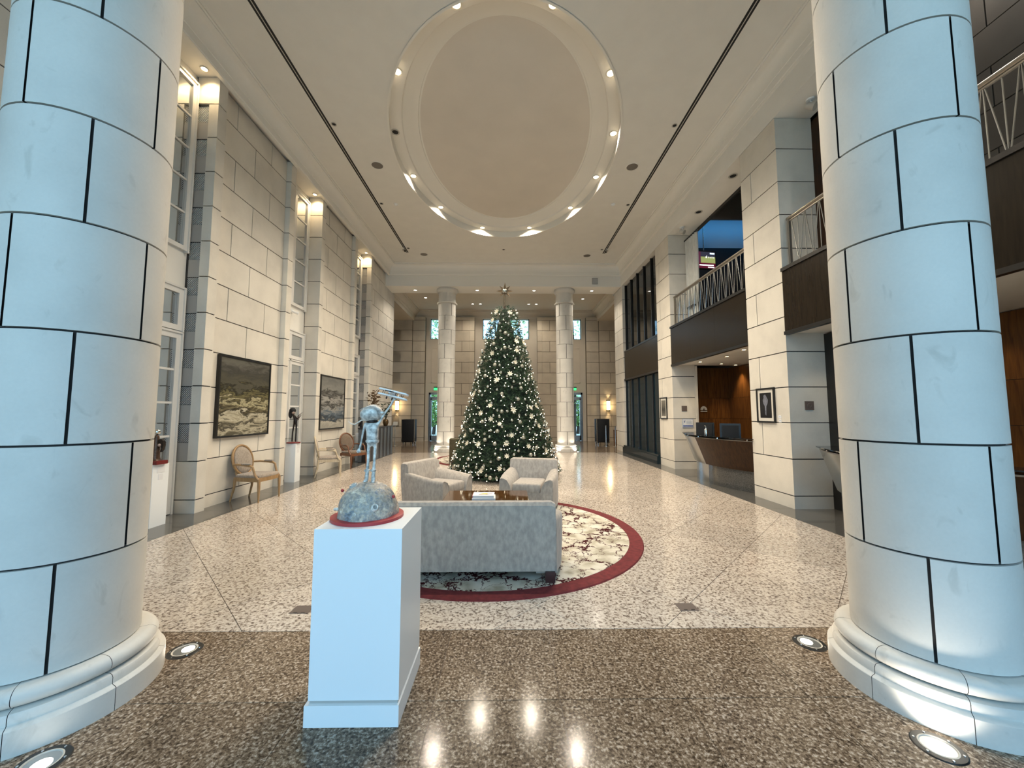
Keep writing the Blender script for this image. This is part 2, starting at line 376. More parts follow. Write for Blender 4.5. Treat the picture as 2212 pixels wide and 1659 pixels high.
# ---------------------------------------------------------------- mesh helpers
class MB:
    """collects vertices and faces; build() links them as ONE mesh object"""
    def __init__(s): s.v = []; s.f = []
    def add(s, vs, fs):
        k = len(s.v); s.v += [tuple(p) for p in vs]; s.f += [tuple(i + k for i in f) for f in fs]; return s
    def box(s, x0, x1, y0, y1, z0, z1):
        return s.add([(x0, y0, z0), (x1, y0, z0), (x1, y1, z0), (x0, y1, z0), (x0, y0, z1), (x1, y0, z1), (x1, y1, z1), (x0, y1, z1)],
                     [(0, 3, 2, 1), (4, 5, 6, 7), (0, 1, 5, 4), (1, 2, 6, 5), (2, 3, 7, 6), (3, 0, 4, 7)])
    def lathe(s, prof, n=32, c=(0, 0, 0), a0=0.0, a1=2 * math.pi, cap=False):
        full = abs(a1 - a0 - 2 * math.pi) < 1e-6
        m = n if full else n + 1
        vs = []
        for i in range(m):
            a = a0 + (a1 - a0) * i / n
            for r, z in prof: vs.append((c[0] + r * math.cos(a), c[1] + r * math.sin(a), c[2] + z))
        k = len(prof); fs = []
        for i in range(n):
            j = (i + 1) % m
            for q in range(k - 1): fs.append((i * k + q, j * k + q, j * k + q + 1, i * k + q + 1))
        if cap and not full:
            fs.append(tuple(range(k)))
            fs.append(tuple(n * k + q for q in reversed(range(k))))
        return s.add(vs, fs)
    def tube(s, pts, rad, n=8, closed=False):
        pts = [Vector(p) for p in pts]
        if not hasattr(rad, '__len__'): rad = [rad] * len(pts)
        vs = []; L = len(pts); prev = None
        for i, p in enumerate(pts):
            if closed: d = pts[(i + 1) % L] - pts[i - 1]
            else: d = pts[min(i + 1, L - 1)] - pts[max(i - 1, 0)]
            d.normalize()
            if prev is None:
                a = d.orthogonal().normalized()
            else:
                a = prev - d * prev.dot(d)
                a = a.normalized() if a.length > 1e-6 else d.orthogonal().normalized()
            prev = a; b = d.cross(a)
            for k in range(n):
                t = 2 * math.pi * k / n
                vs.append(p + (a * math.cos(t) + b * math.sin(t)) * rad[i])
        fs = []
        for i in range(L if closed else L - 1):
            j = (i + 1) % L
            for k in range(n): fs.append((i * n + k, i * n + (k + 1) % n, j * n + (k + 1) % n, j * n + k))
        if not closed:
            fs.append(tuple(reversed(range(n)))); fs.append(tuple((L - 1) * n + k for k in range(n)))
        return s.add(vs, fs)
    def sphere(s, c, r, seg=14, rings=8):
        if not hasattr(r, '__len__'): r = (r, r, r)
        vs = [(c[0], c[1], c[2] + r[2])]
        for i in range(1, rings):
            t = math.pi * i / rings
            for k in range(seg):
                a = 2 * math.pi * k / seg
                vs.append((c[0] + r[0] * math.sin(t) * math.cos(a), c[1] + r[1] * math.sin(t) * math.sin(a), c[2] + r[2] * math.cos(t)))
        vs.append((c[0], c[1], c[2] - r[2])); fs = []
        for k in range(seg): fs.append((0, 1 + k, 1 + (k + 1) % seg))
        for i in range(rings - 2):
            for k in range(seg):
                a = 1 + i * seg + k; b = 1 + i * seg + (k + 1) % seg
                fs.append((a, a + seg, b + seg, b))
        q = len(vs) - 1; o = 1 + (rings - 2) * seg
        for k in range(seg): fs.append((q, o + (k + 1) % seg, o + k))
        return s.add(vs, fs)
    def prism(s, poly, axis, a, b):
        """poly in the two other axes (cyclic order), extruded from a to b along axis"""
        def P(u, v, w): return {'x': (w, u, v), 'y': (u, w, v), 'z': (u, v, w)}[axis]
        n = len(poly)
        vs = [P(u, v, a) for u, v in poly] + [P(u, v, b) for u, v in poly]
        fs = [tuple(reversed(range(n))), tuple(range(n, 2 * n))] + [(i, (i + 1) % n, n + (i + 1) % n, n + i) for i in range(n)]
        return s.add(vs, fs)
    def loft(s, rings, cap=True, closed=True):
        n = len(rings[0]); vs = [p for r in rings for p in r]; fs = []
        for i in range(len(rings) - 1):
            for k in range(n if closed else n - 1):
                fs.append((i * n + k, i * n + (k + 1) % n, (i + 1) * n + (k + 1) % n, (i + 1) * n + k))
        if cap: fs.append(tuple(reversed(range(n)))); fs.append(tuple((len(rings) - 1) * n + k for k in range(n)))
        return s.add(vs, fs)
    def quad(s, a, b, c, d): return s.add([a, b, c, d], [(0, 1, 2, 3)])
    def rot(s, M):
        M = M.to_4x4() if len(M) == 3 else M
        s.v = [tuple(M @ Vector(p)) for p in s.v]; return s
    def mesh(s, name, mat, smooth=None):
        me = bpy.data.meshes.new(name); me.from_pydata(s.v, [], s.f)
        bm = bmesh.new(); bm.from_mesh(me); bmesh.ops.recalc_face_normals(bm, faces=bm.faces); bm.to_mesh(me); bm.free()
        if mat: me.materials.append(MATS[mat])
        if smooth:
            me.shade_smooth(); me.set_sharp_from_angle(angle=R(smooth))
        me.update(); return me
    def build(s, name, mat, parent=None, smooth=None):
        return place(name, s.mesh(name, mat, smooth), parent)

def place(name, me, parent=None, loc=None, rotz=None):
    o = bpy.data.objects.new(name, me); COL.objects.link(o)
    if parent: o.parent = parent
    if loc is not None: o.location = loc
    if rotz is not None: o.rotation_euler = (0, 0, rotz)
    return o
def tag(o, label=None, cat=None, group=None, kind=None):
    if label: o['label'] = label
    if cat: o['category'] = cat
    if group: o['group'] = group
    if kind: o['kind'] = kind
    return o
def thing(name, label, cat, loc=(0, 0, 0), rotz=0.0, group=None):
    o = bpy.data.objects.new(name, None); COL.objects.link(o); o.empty_display_size = 0.1
    o.location = loc; o.rotation_euler = (0, 0, rotz)
    return tag(o, label, cat, group)
def struct(name, label=None):
    o = bpy.data.objects.new(name, None); COL.objects.link(o); o.empty_display_size = 0.1
    return tag(o, label, None, None, 'structure')
def dup(root, loc, rotz=None, label=None, group=None, swap=None):
    def cp(o, parent):
        c = o.copy(); COL.objects.link(c); c.parent = parent
        if swap and c.type == 'MESH' and c.data.materials and c.data.materials[0].name in swap:
            c.data = c.data.copy(); c.data.materials[0] = MATS[swap[c.data.materials[0].name]]
        for ch in KIDS.get(o.name, []) or list(o.children): cp(ch, c)
        return c
    c = cp(root, None); c.location = loc
    if rotz is not None: c.rotation_euler = (0, 0, rotz)
    if label: c['label'] = label
    if group: c['group'] = group
    return c
KIDS = {}
BOXES = {}
def block(parent, x0, x1, y0, y1, z0, z1, mat='limestone', name='stone_block', bev=0.004):
    """one dressed stone; equal stones share their mesh"""
    d = (round(x1 - x0, 3), round(y1 - y0, 3), round(z1 - z0, 3), mat, name)
    if min(d[:3]) <= 0.004: return None
    if d not in BOXES:
        BOXES[d] = MB().box(0, d[0], 0, d[1], 0, d[2]).mesh(name, mat)
    return place(name, BOXES[d], parent, (x0, y0, z0))
def rbox(sx, sy, sz, r, seg=3, taper=None):
    """rounded box centred on x,y, standing on z=0, as an MB"""
    bm = bmesh.new(); bmesh.ops.create_cube(bm, size=1.0)
    for v in bm.verts:
        v.co = Vector((v.co.x * sx, v.co.y * sy, (v.co.z + 0.5) * sz))
        if taper and v.co.z < sz * 0.5: v.co.x *= taper; v.co.y *= taper
    bmesh.ops.bevel(bm, geom=bm.edges[:] , offset=r, segments=seg, profile=0.5, affect='EDGES')
    m = MB(); bm.verts.index_update()
    m.v = [tuple(v.co) for v in bm.verts]; m.f = [tuple(v.index for v in f.verts) for f in bm.faces]
    bm.free(); return m
def spot(name, loc, energy, angle=100, blend=0.6, color=WARM, rot=(0, 0, 0), size=0.05, parent=None):
    l = bpy.data.lights.new(name, 'SPOT'); l.energy = energy; l.spot_size = R(angle); l.spot_blend = blend; l.color = color; l.shadow_soft_size = size
    o = bpy.data.objects.new(name, l); COL.objects.link(o); o.location = loc; o.rotation_euler = rot
    if parent: o.parent = parent
    return o
def bulb(name, loc, energy, color=WARM, size=0.06, parent=None):
    l = bpy.data.lights.new(name, 'POINT'); l.energy = energy; l.color = color; l.shadow_soft_size = size
    o = bpy.data.objects.new(name, l); COL.objects.link(o); o.location = loc
    if parent: o.parent = parent
    return o
def S(n): return 0.212 + 0.6085 * n        # course lines of the ashlar
G = 0.017                                  # open joint
# ================================================================ FLOOR
floor = struct('floor', 'polished stone floor, pale granite laid diagonally with dark granite borders')
ground = tag(MB().box(-60, 60, -60, 90, -0.30, -0.06).build('ground', 'pavement'), kind='structure')
MB().box(-9, 9, -2.6, 22.4, -0.06, -0.004).build('bedding', 'grout', floor)
def clip(poly, x0, x1, y0, y1):
    def cut(P, inside, inter):
        out = []
        for i in range(len(P)):
            a, b = P[i - 1], P[i]
            if inside(b):
                if not inside(a): out.append(inter(a, b))
                out.append(b)
            elif inside(a): out.append(inter(a, b))
        return out
    def ix(v): return lambda a, b: (v, a[1] + (b[1] - a[1]) * (v - a[0]) / (b[0] - a[0]))
    def iy(v): return lambda a, b: (a[0] + (b[0] - a[0]) * (v - a[1]) / (b[1] - a[1]), v)
    for ins, it in ((lambda p: p[0] >= x0, ix(x0)), (lambda p: p[0] <= x1, ix(x1)), (lambda p: p[1] >= y0, iy(y0)), (lambda p: p[1] <= y1, iy(y1))):
        if not poly: return []
        poly = cut(poly, ins, it)
    return poly
FX0, FX1, FY0, FY1 = -4.47, 4.36, 2.97, 15.65
q2 = math.sqrt(0.5); T = 1.273; g = 0.0035
for i in range(-6, 20):
    for j in range(-18, 8):
        a0, a1 = 1.03 + i * T + g, 1.03 + (i + 1) * T - g      # x + y
        b0, b1 = -1.80 + j * T + g, -1.80 + (j + 1) * T - g    # x - y
        poly = [((a + b) / 2, (a - b) / 2) for a, b in ((a0, b0), (a1, b0), (a1, b1), (a0, b1))]
        if sum(p[0] for p in poly) / 4 < -6 or sum(p[0] for p in poly) / 4 > 6: continue
        poly = clip(poly, FX0 + g, FX1 - g, FY0 + g, FY1 - g)
        if len(poly) < 3: continue
        ar = abs(sum(poly[k - 1][0] * poly[k][1] - poly[k][0] * poly[k - 1][1] for k in range(len(poly)))) / 2
        if ar < 0.004: continue
        MB().prism(poly, 'z', -0.02, 0.0).build('tile', 'granite_light', floor)
for i in range(-7, 7):
    for j in range(4):
        x0 = max(-4.9, 0.30 + i * 0.705); x1 = min(4.9, 0.30 + (i + 1) * 0.705)
        block(floor, x0 + .002, x1 - .002, 2.97 - (j + 1) * 0.70 + .002, 2.97 - j * 0.70 - .002, -0.02, 0.0, 'granite_dark', 'tile')
for k in range(18):
    y0 = 2.97 + k * 0.7044
    block(floor, -5.40, FX0 - .002, y0 + .002, y0 + .7024, -0.02, 0.0, 'granite_grey', 'tile')
    block(floor, FX1 + .002, 5.50, y0 + .002, y0 + .7024, -0.02, 0.0, 'granite_grey', 'tile')
MB().box(-9, 9, -2.6, 0.168, -0.02, 0).box(-9, -4.9, .168, 2.968, -.02, 0).box(4.9, 9, .168, 2.968, -.02, 0).build('entrance_paving', 'granite_dark', floor)
MB().box(-9, 9, 15.653, 22.4, -0.02, 0).build('far_paving', 'granite_dark', floor)
MB().box(5.502, 9, 2.972, 15.65, -0.02, 0).build('reception_paving', 'granite_grey', floor)

# ================================================================ LEFT WALL
LW, LP = -5.08, -4.97          # wall face, pilaster face
TOPL = 7.40
wl = struct('wall_left', 'pale limestone ashlar wall with tall window niches')
def course_lines(top):
    z = [0.0, S(0)]; n = 1
    while S(n) < top - 0.1: z.append(S(n)); n += 1
    z.append(top); return z
def panel_left(y0, y1, joints_a, joints_b, top=TOPL):
    MB().box(-5.75, LW - 0.012, y0 - 0.02, y1 + 0.02, 0, top).build('backing', 'joint', wl)
    zs = course_lines(top)
    for k in range(len(zs) - 1):
        js = [y0] + ([] if k == 0 else [j for j in (joints_a if (len(zs) - 2 - k) % 2 == 0 else joints_b) if y0 + .1 < j < y1 - .1]) + [y1]
        for a, b in zip(js, js[1:]):
            block(wl, LW - 0.04, LW, a + G / 2, b - G / 2, zs[k] + (G / 2 if k else 0), zs[k + 1] - G / 2)
NICHES = [(5.00, 6.31), (8.75, 10.06), (12.50, 13.81)]
PW = 0.20
panel_left(6.51, 8.55, [6.93, 7.98], [7.47])
panel_left(10.26, 12.30, [10.68, 11.73], [11.22])
panel_left(14.01, 17.07, [14.5, 15.55, 16.6], [15.02, 16.07])
panel_left(2.80, 4.80, [3.2, 4.25], [3.73])
def pilaster_left(y0, y1, reveal, vent):
    zs = course_lines(TOPL)
    MB().box(-5.70, LP - 0.012, y0 + 0.012, y1 - 0.012, 0, TOPL).build('backing', 'joint', wl) if not vent else \
        MB().box(-5.70, -5.33, y0 + 0.012, y1 - 0.012, 0, TOPL).box(-5.33, LP - 0.012, y0 + 0.05, y1 - 0.012, 0, TOPL).build('backing', 'joint', wl)
    for k in range(len(zs) - 1):
        a, b = zs[k] + (G / 2 if k else 0), zs[k + 1] - G / 2
        xin = -5.34
        if vent and 1 < k < len(zs) - 2: xin = -5.13
        block(wl, xin, LP, y0, y1, a, b)
for i, (n0, n1) in enumerate(NICHES):
    pilaster_left(n0 - PW, n0, False, False)
    pilaster_left(n1, n1 + PW, True, i != 1)
    MB().box(-5.75, -5.36, n0 - 0.02, n1 + 0.02, 0, TOPL + .02).build('niche_back', 'plaster', wl)
    MB().box(-5.75, LP + .03, n0 - .02, n1 + .02, TOPL, TOPL + 0.05).build('niche_soffit', 'plaster', wl)
MB().box(-6.6, LP + .03, 2.6, 17.07, TOPL + 0.05, 8.4).build('head', 'plaster', wl)
MB().box(-6.4, -5.7, 2.6, 17.0, 0, TOPL + .1).build('outer_backing', 'joint', wl)
# near end: side passage and plain walls by the entrance
MB().box(-9.2, -9.0, -2.6, 22.4, 0, 8.4).box(-9.0, -6.39, 2.3, 2.8, 0, 8.4).build('side_hall', 'side_dark', wl)
MB().box(-5.9, -5.05, -2.6, 2.79, 0, 8.4).build('entrance_return', 'limestone', wl)

def glazing(parent, x, y0, y1, z0, z1, cols, rows, fw, mw, first='white_paint', depth=0.05, pane='mirror_pane', barw=None):
    """frame with stiles, glazing bars and separate panes standing on plane x, facing +x"""
    f = MB().box(x, x + depth, y0, y0 + fw, z0, z1).box(x, x + depth, y1 - fw, y1, z0, z1)
    f.box(x, x + depth, y0 + fw, y1 - fw, z0, z0 + fw).box(x, x + depth, y0 + fw, y1 - fw, z1 - fw, z1)
    f.box(x, x + depth + .02, y0 - .03, y0, z0 - .03, z1 + .03).box(x, x + depth + .02, y1, y1 + .03, z0 - .03, z1 + .03).box(x, x + depth + .02, y0, y1, z1, z1 + .03)
    fr = f.build('frame', first, parent)
    ys = [y0 + fw + (y1 - y0 - 2 * fw) * k / cols for k in range(cols + 1)]
    zs = rows if hasattr(rows, '__len__') else [z0 + fw + (z1 - z0 - 2 * fw) * k / rows for k in range(rows + 1)]
    bw = barw or mw
    for k in range(1, cols): MB().box(x + .005, x + depth - .005, ys[k] - mw, ys[k] + mw, zs[0], zs[-1]).build('mullion', first, fr)
    for k in range(1, len(zs) - 1): MB().box(x + .008, x + depth - .012, ys[0], ys[-1], zs[k] - bw * .55, zs[k] + bw * .55).build('glazing_bar', first, fr)
    for a, b in zip(ys, ys[1:]):
        for c, d in zip(zs, zs[1:]): block(fr, x + .012, x + .018, a + .002, b - .002, c + .002, d - .002, pane, 'pane')
    return fr
for i, (n0, n1) in enumerate(NICHES):
    y0, y1 = n0 + 0.05, n1 - 0.05
    w = struct('window_%d' % (i + 1), 'tall white framed window high in the limestone niche')
    glazing(w, -5.36, y0, y1, 4.27, 7.21, 2, 5, 0.07, 0.055, barw=0.028)
    d = struct('door_%d' % (i + 1), 'white glazed double door with transom in the limestone niche')
    glazing(d, -5.36, y0, y1, 2.93, 3.62, 2, 1, 0.085, 0.06)
    ym = (y0 + y1) / 2
    for a, b in ((y0, ym - .004), (ym + .004, y1)):
        leaf = glazing(d, -5.355, a, b, 0.01, 2.88, 1, [0.36, .80, 1.23, 1.76, 2.29, 2.80], 0.085, 0.03, depth=0.045)
        leaf.name = 'leaf'
        MB().box(-5.35, -5.315, a + .085, b - .085, .09, .36).build('kick_panel', 'white_paint', leaf)
    for s in (-1, 1):
        MB().tube([(-5.31, ym + s * .05, .98), (-5.27, ym + s * .05, .98), (-5.26, ym + s * .06, .98), (-5.26, ym + s * .15, .98)], .009).build('lever', 'brushed_steel', d, 40)
for i, (n0, n1) in enumerate(NICHES):
    if i == 1: continue
    v = thing('louvred_vent_strip', 'tall strip of slanted grey louvres beside the %s niche window' % ('nearest' if i == 0 else 'farthest'), 'vent', (-5.235, n1 + .02, S(1)))
    MB().box(-.10, .105, .025, .045, 0, 6.05).build('backing', 'louvre_back', v)
    for k in range(20):
        z0 = k * 0.3035
        if k % 2:
            m = MB()
            for q in range(-7, 8):     # slanted slats clipped to the square
                s0 = q * 0.034
                pts = clip([(s0 - .2, -.04), (s0 - .2 + .014, -.04), (s0 + .2 + .014, .34), (s0 + .2, .34)], -.095, .10, 0.0, .29)
                if len(pts) >= 3: m.prism(pts, 'y', .004, .014)
            m.v = [(x, y, z + z0) for x, y, z in m.v]
            m.build('louvre_panel', 'louvre', v)
        else:
            block(v, -.095, .10, .0, .012, z0, z0 + .298, 'vent_grey', 'blank_panel')

# ================================================================ RIGHT WALL: piers
RP, RB = 4.79, 5.45
TOPR = 6.88
wr = struct('wall_right', 'limestone piers with balconies and dark glazing between them')
def pier(y0, y1, js):
    zs = course_lines(TOPR)
    MB().box(RP + .012, RB - .012, y0 + .012, y1 - .012, 0, TOPR).build('backing', 'joint', wr)
    for k in range(len(zs) - 1):
        a, b = zs[k] + (G / 2 if k else 0), zs[k + 1] - G / 2
        if k % 2 == js and k > 0:
            j = y0 + 0.72
            block(wr, RP, RB, y0, j - G / 2, a, b); block(wr, RP, RB, j + G / 2, y1, a, b)
        else:
            block(wr, RP, RB, y0, y1, a, b)
pier(6.46, 7.49, 0); pier(11.03, 12.03, 0); pier(15.62, 16.80, 0); pier(1.90, 2.92, 0)
# soffit and head over the piers
MB().box(RP - .005, RB + .02, -2.6, 17.0, TOPR, TOPR + .06).build('soffit', 'plaster', wr)
MB().box(RP - .005, RB + .02, 1.9, 17.0, TOPR + .06, 8.9).build('head', 'plaster', wr)
# upper storey behind the balconies
MB().box(RB + .02, 9.0, -2.6, 12.6, 8.5, 8.9).build('upper_ceiling', 'upper_dark', wr)
MB().box(8.8, 9.0, -2.6, 12.6, 2.9, 8.6).build('upper_back', 'upper_dark', wr)
MB().box(RB, 9.0, 12.3, 12.6, 4.0, 7.05).build('upper_end', 'matte_black', wr)
MB().box(RB, 9.0, 12.3, 12.6, 7.05, 8.6).build('upper_end_wall', 'upper_wall', wr)
MB().box(RB, 9.0, 11.55, 11.63, 7.66, 8.6).build('cove_bulkhead', 'upper_dark', wr)
MB().box(RB + .1, 8.8, 11.635, 11.70, 7.76, 7.82).build('cove_light', 'cove_blue', wr)
zs_ = [4.1 + .6085 * k for k in range(8)]
for k in range(7):
    for q in range(5):
        block(wr, 6.9, 6.94, 1.4 + q * 1.05 + (k % 2) * .5, 1.4 + (q + 1) * 1.05 + (k % 2) * .5 - G, zs_[k] + G / 2, zs_[k + 1] - G / 2, 'dark_stone')
MB().box(6.93, 7.3, 1.0, 7.5, 4.05, 8.5).build('upper_stone_backing', 'joint', wr)
MB().box(RB, RB + .05, 7.49, 11.03, 6.80, TOPR).box(RB, RB + .05, 2.92, 6.46, 6.80, TOPR).build('header_trim', 'black_metal', wr)
# balcony slabs: soffit, bronze fascia panels, trims
def balcony(y0, y1, npan):
    MB().box(RP + .03, 8.85, y0, y1, 2.97, 4.05).build('balcony_slab', 'plaster', wr)
    w = (y1 - y0) / npan
    for k in range(npan):
        block(wr, RP - .01, RP + .03, y0 + k * w + .002, y0 + (k + 1) * w - .002, 2.99, 4.04, 'bronze_panel', 'fascia_panel')
    MB().box(RP - .035, RP + .06, y0 - .0, y1, 4.04, 4.10).build('top_trim', 'black_metal', wr)
    MB().box(RP - .03, RP + .05, y0, y1, 2.93, 2.99).build('bottom_trim', 'black_metal', wr)
balcony(7.49, 11.03, 3); balcony(2.92, 6.46, 3)
# reception back walls in dark veneer, each panel separate
MB().box(6.75, 7.0, -2.6, 11.75, 0, 2.95).box(RB, 7.0, 11.55, 11.75, 0, 2.95).box(RB, 6.8, 2.0, 2.2, 0, 2.95).build('reception_backing', 'matte_black', wr)
zz = [0, S(1), S(2), S(3), 2.96]
for a, b in zip(zz, zz[1:]):
    for k in range(8): block(wr, 6.73, 6.752, 2.3 + k * 1.155 + .003, 2.3 + (k + 1) * 1.155 - .003, a + .004, b - .004, 'veneer', 'veneer_panel')
    for k in range(2): block(wr, RB - .03 + k * .66 + .003, RB - .03 + (k + 1) * .66 - .003, 11.53, 11.552, a + .004, b - .004, 'veneer', 'veneer_panel')
MB().box(RB, RB + .06, 6.0, 7.9, 0, 2.95).build('pier_lining', 'black_metal', wr)
MB().box(RB, RB + .06, 11.0, 11.56, 0, 2.95).build('pier_lining', 'limestone', wr)
MB().box(RB, RB + .06, 6.0, 7.9, 4.1, 6.88).build('pier_lining_upper', 'dark_wood', wr)
# far bay: dark glazing
gz = struct('window_4', 'dark glazed screen with black mullions between the far piers')
y0, y1 = 12.04, 15.61
MB().box(5.0, 5.5, y0 - .02, y1 + .02, 0, 6.9).build('backing', 'matte_black', gz)
n = 5; w = (y1 - y0) / n
for k in range(n):
    block(gz, 4.90, 4.92, y0 + k * w + .03, y0 + (k + 1) * w - .03, .30, 2.90, 'teal_glass', 'pane')
    block(gz, 4.95, 4.97, y0 + k * w + .03, y0 + (k + 1) * w - .03, 4.10, 6.85, 'dark_glass', 'pane')
for k in range(n + 1):
    block(gz, 4.86, 4.98, y0 + k * w - .025, y0 + k * w + .025, .30, 2.92, 'black_metal', 'mullion')
    block(gz, 4.90, 5.0, y0 + k * w - .025, y0 + k * w + .025, 4.10, 6.87, 'black_metal', 'mullion')
MB().box(4.83, 5.0, y0, y1, 2.96, 4.06).build('spandrel_panel', 'bronze_panel', gz)
MB().box(4.80, 5.0, y0, y1, 2.90, 2.965).box(4.82, 5.0, y0, y1, 4.06, 4.12).build('trim', 'black_metal', gz)
MB().box(4.68, 5.0, y0, y1, .0, .24).box(4.72, 5.0, y0, y1, .24, .30).build('base', 'teal_glass', gz)

# ================================================================ FAR WALL
YF = 21.80
wf = struct('wall_far', 'warm limestone end wall with three tall recessed bays')
# core around door/window openings  (left door x -4.42..-3.1, right door mirrored)
XC = -0.06
DL0, DL1, DR0, DR1 = XC - 4.40, XC - 3.05, XC + 3.05, XC + 4.40
WZ0, WZ1 = 5.85, 7.06
RY = YF + 0.30                        # recess plane
def core(x0, x1, z0, z1): wcore.box(x0, x1, RY, RY + .4, z0, z1)
wcore = MB()
core(-9.0, DL0, 0, 8.6); core(DL1, XC - 1.36, 0, 8.6); core(XC + 1.36, DR0, 0, 8.6); core(DR1, 9.0, 0, 8.6)
core(DL0, DL1, 2.75, WZ0); core(DR0, DR1, 2.75, WZ0); core(DL0, DL1, WZ1, 8.6); core(DR0, DR1, WZ1, 8.6)
core(XC - 1.36, XC + 1.36, 0, WZ0); core(XC - 1.36, XC + 1.36, WZ1, 8.6)
wcore.build('recess_wall', 'plaster_warm', wf)
def ashlar_far(x0, x1, joints, proud, parity=0, top=7.10):
    y = YF - proud
    MB().box(x0 + .004, x1 - .004, y + .014, RY + .02, 0, top).build('backing', 'joint_far', wf)
    zs = course_lines(top)
    for k in range(len(zs) - 1):
        js = [x0] + [j for j in joints if k % 2 == parity and k > 0] + [x1]
        for a, b in zip(js, js[1:]):
            block(wf, a + (G * .7 if a != x0 else 0), b - (G * .7 if b != x1 else 0), y, y + .05, zs[k] + (G * .7 if k else 0), zs[k + 1] - G * .7, 'limestone_far')
for sgn in (-1, 1):
    def sp(a, b): return (XC + sgn * a, XC + sgn * b) if sgn > 0 else (XC - b, XC - a)
    def jj(*a): return [XC + sgn * q for q in a]
    ashlar_far(*sp(5.34, 7.3), jj(5.95, 6.9), 0.12, 0)
    ashlar_far(*sp(4.83, 5.33), [], 0.0)
    ashlar_far(*sp(4.62, 4.825), [], 0.03)
    ashlar_far(*sp(2.08, 2.92), jj(2.52), 0.0, 1)
    ashlar_far(*sp(1.80, 2.075), [], 0.03)
    MB().box(*sp(7.2, 9.2), YF, RY + .3, 0, 8.6).build('end_return', 'plaster_warm', wf)
# tall sunk panels below the windows
def sunk(x0, x1, z0, z1):
    m = MB()
    for a, b, c, d in ((x0, x1, z0, z0 + .04), (x0, x1, z1 - .04, z1), (x0, x0 + .04, z0, z1), (x1 - .04, x1, z0, z1)): m.box(a, b, RY - .015, RY + .01, c, d)
    m.build('panel_moulding', 'plaster_warm', wf)
sunk(DL0 + .1, DL1 - .05, 3.3, 5.35); sunk(DR0 + .05, DR1 - .1, 3.3, 5.35); sunk(XC - 1.4, XC + 1.4, .5, 5.35)
for i, (a, b) in enumerate(((DL0, DL1), (XC - 1.36, XC + 1.36), (DR0, DR1))):
    w = struct('window_%d' % (5 + i), 'clerestory window under the far cornice looking out on trees')
    f = MB()
    for q in ((a, a + .05, WZ0, WZ1), (b - .05, b, WZ0, WZ1), (a, b, WZ0, WZ0 + .05), (a, b, WZ1 - .05, WZ1)): f.box(q[0], q[1], RY + .1, RY + .2, q[2], q[3])
    f.build('frame', 'brushed_steel', w)
glassm = plain('clear_glass', (1, 1, 1), 0.0, spec=0.5)
glassm.node_tree.nodes['Principled BSDF'].inputs['Transmission Weight'].default_value = 1.0
glassm.node_tree.nodes['Principled BSDF'].inputs['IOR'].default_value = 1.05
for i, (a, b) in enumerate(((DL0, DL1), (DR0, DR1))):
    d = struct('door_%d' % (4 + i), 'glazed exit door in steel frame in the end wall')
    f = MB()
    for q in ((a - .02, a + .09, 0, 2.75), (b - .09, b + .02, 0, 2.75), (a, b, 2.63, 2.75), (a + .09, b - .09, 2.42, 2.5)): f.box(q[0], q[1], RY - .03, RY + .1, q[2], q[3])
    f.build('frame', 'brushed_steel', d)
    m = (a + b) / 2
    for p0, p1 in ((a + .09, m - .005), (m + .005, b - .09)):
        lf = MB()
        for q in ((p0, p0 + .06, .01, 2.42), (p1 - .06, p1, .01, 2.42), (p0, p1, .01, .30), (p0, p1, 2.33, 2.42)): lf.box(q[0], q[1], RY + .0, RY + .05, q[2], q[3])
        lo = lf.build('leaf', 'brushed_steel', d)
        block(lo, p0 + .06, p1 - .06, RY + .02, RY + .028, .30, 2.33, 'clear_glass', 'pane')
        MB().tube([((m - .09) if p1 < m else (m + .09), RY - .04, .9), ((m - .09) if p1 < m else (m + .09), RY - .04, 1.4)], .015).build('pull_handle', 'chrome', lo)

# ================================================================ CEILINGS, CORNICE, BEAMS
ZC = 7.78
OC = (-0.04, 9.19)
ceil = struct('ceiling', 'cream plaster ceiling with a large oval recess')
CX0, CX1, CY0, CY1 = -5.1, 4.9, 2.6, 15.9
N = 96
outer, inner = [], []
angs = [2 * math.pi * k / N for k in range(N)]
for cx_, cy_ in ((CX0, CY0), (CX1, CY0), (CX1, CY1), (CX0, CY1)):
    a = math.atan2((cy_ - OC[1]), (cx_ - OC[0])) % (2 * math.pi); angs.append(a)
angs = sorted(angs)
for a in angs:
    c, s_ = math.cos(a), math.sin(a)
    t = min([((CX1 if c > 0 else CX0) - OC[0]) / c if abs(c) > 1e-9 else 1e9, ((CY1 if s_ > 0 else CY0) - OC[1]) / s_ if abs(s_) > 1e-9 else 1e9])
    outer.append((OC[0] + t * c, OC[1] + t * s_))
    k = 1 / math.sqrt((c / 2.65) ** 2 + (s_ / 3.95) ** 2)
    inner.append((OC[0] + k * c, OC[1] + k * s_))
m = MB(); L = len(angs)
m.v = [(x, y, ZC) for x, y in outer] + [(x, y, ZC) for x, y in inner]
m.f = [(i, (i + 1) % L, L + (i + 1) % L, L + i) for i in range(L)]
m.build('flat', 'plaster', ceil)
def oval(rx, ry, z, n=120): return [(OC[0] + rx * math.cos(2 * math.pi * k / n), OC[1] + ry * math.sin(2 * math.pi * k / n), z) for k in range(n)]
MB().loft([oval(2.69, 3.99, ZC - .012), oval(2.65, 3.95, ZC - .012), oval(2.65, 3.95, 7.975)], cap=False).build('recess_lip', 'cornice_paint', ceil, 40)
MB().loft([oval(2.65, 3.95, 7.975), oval(2.42, 3.70, 7.975), oval(2.40, 3.68, 7.985), oval(2.385, 3.665, 8.02), oval(2.365, 3.645, 8.03)], cap=False).build('lamp_ring', 'cornice_paint', ceil, 30)
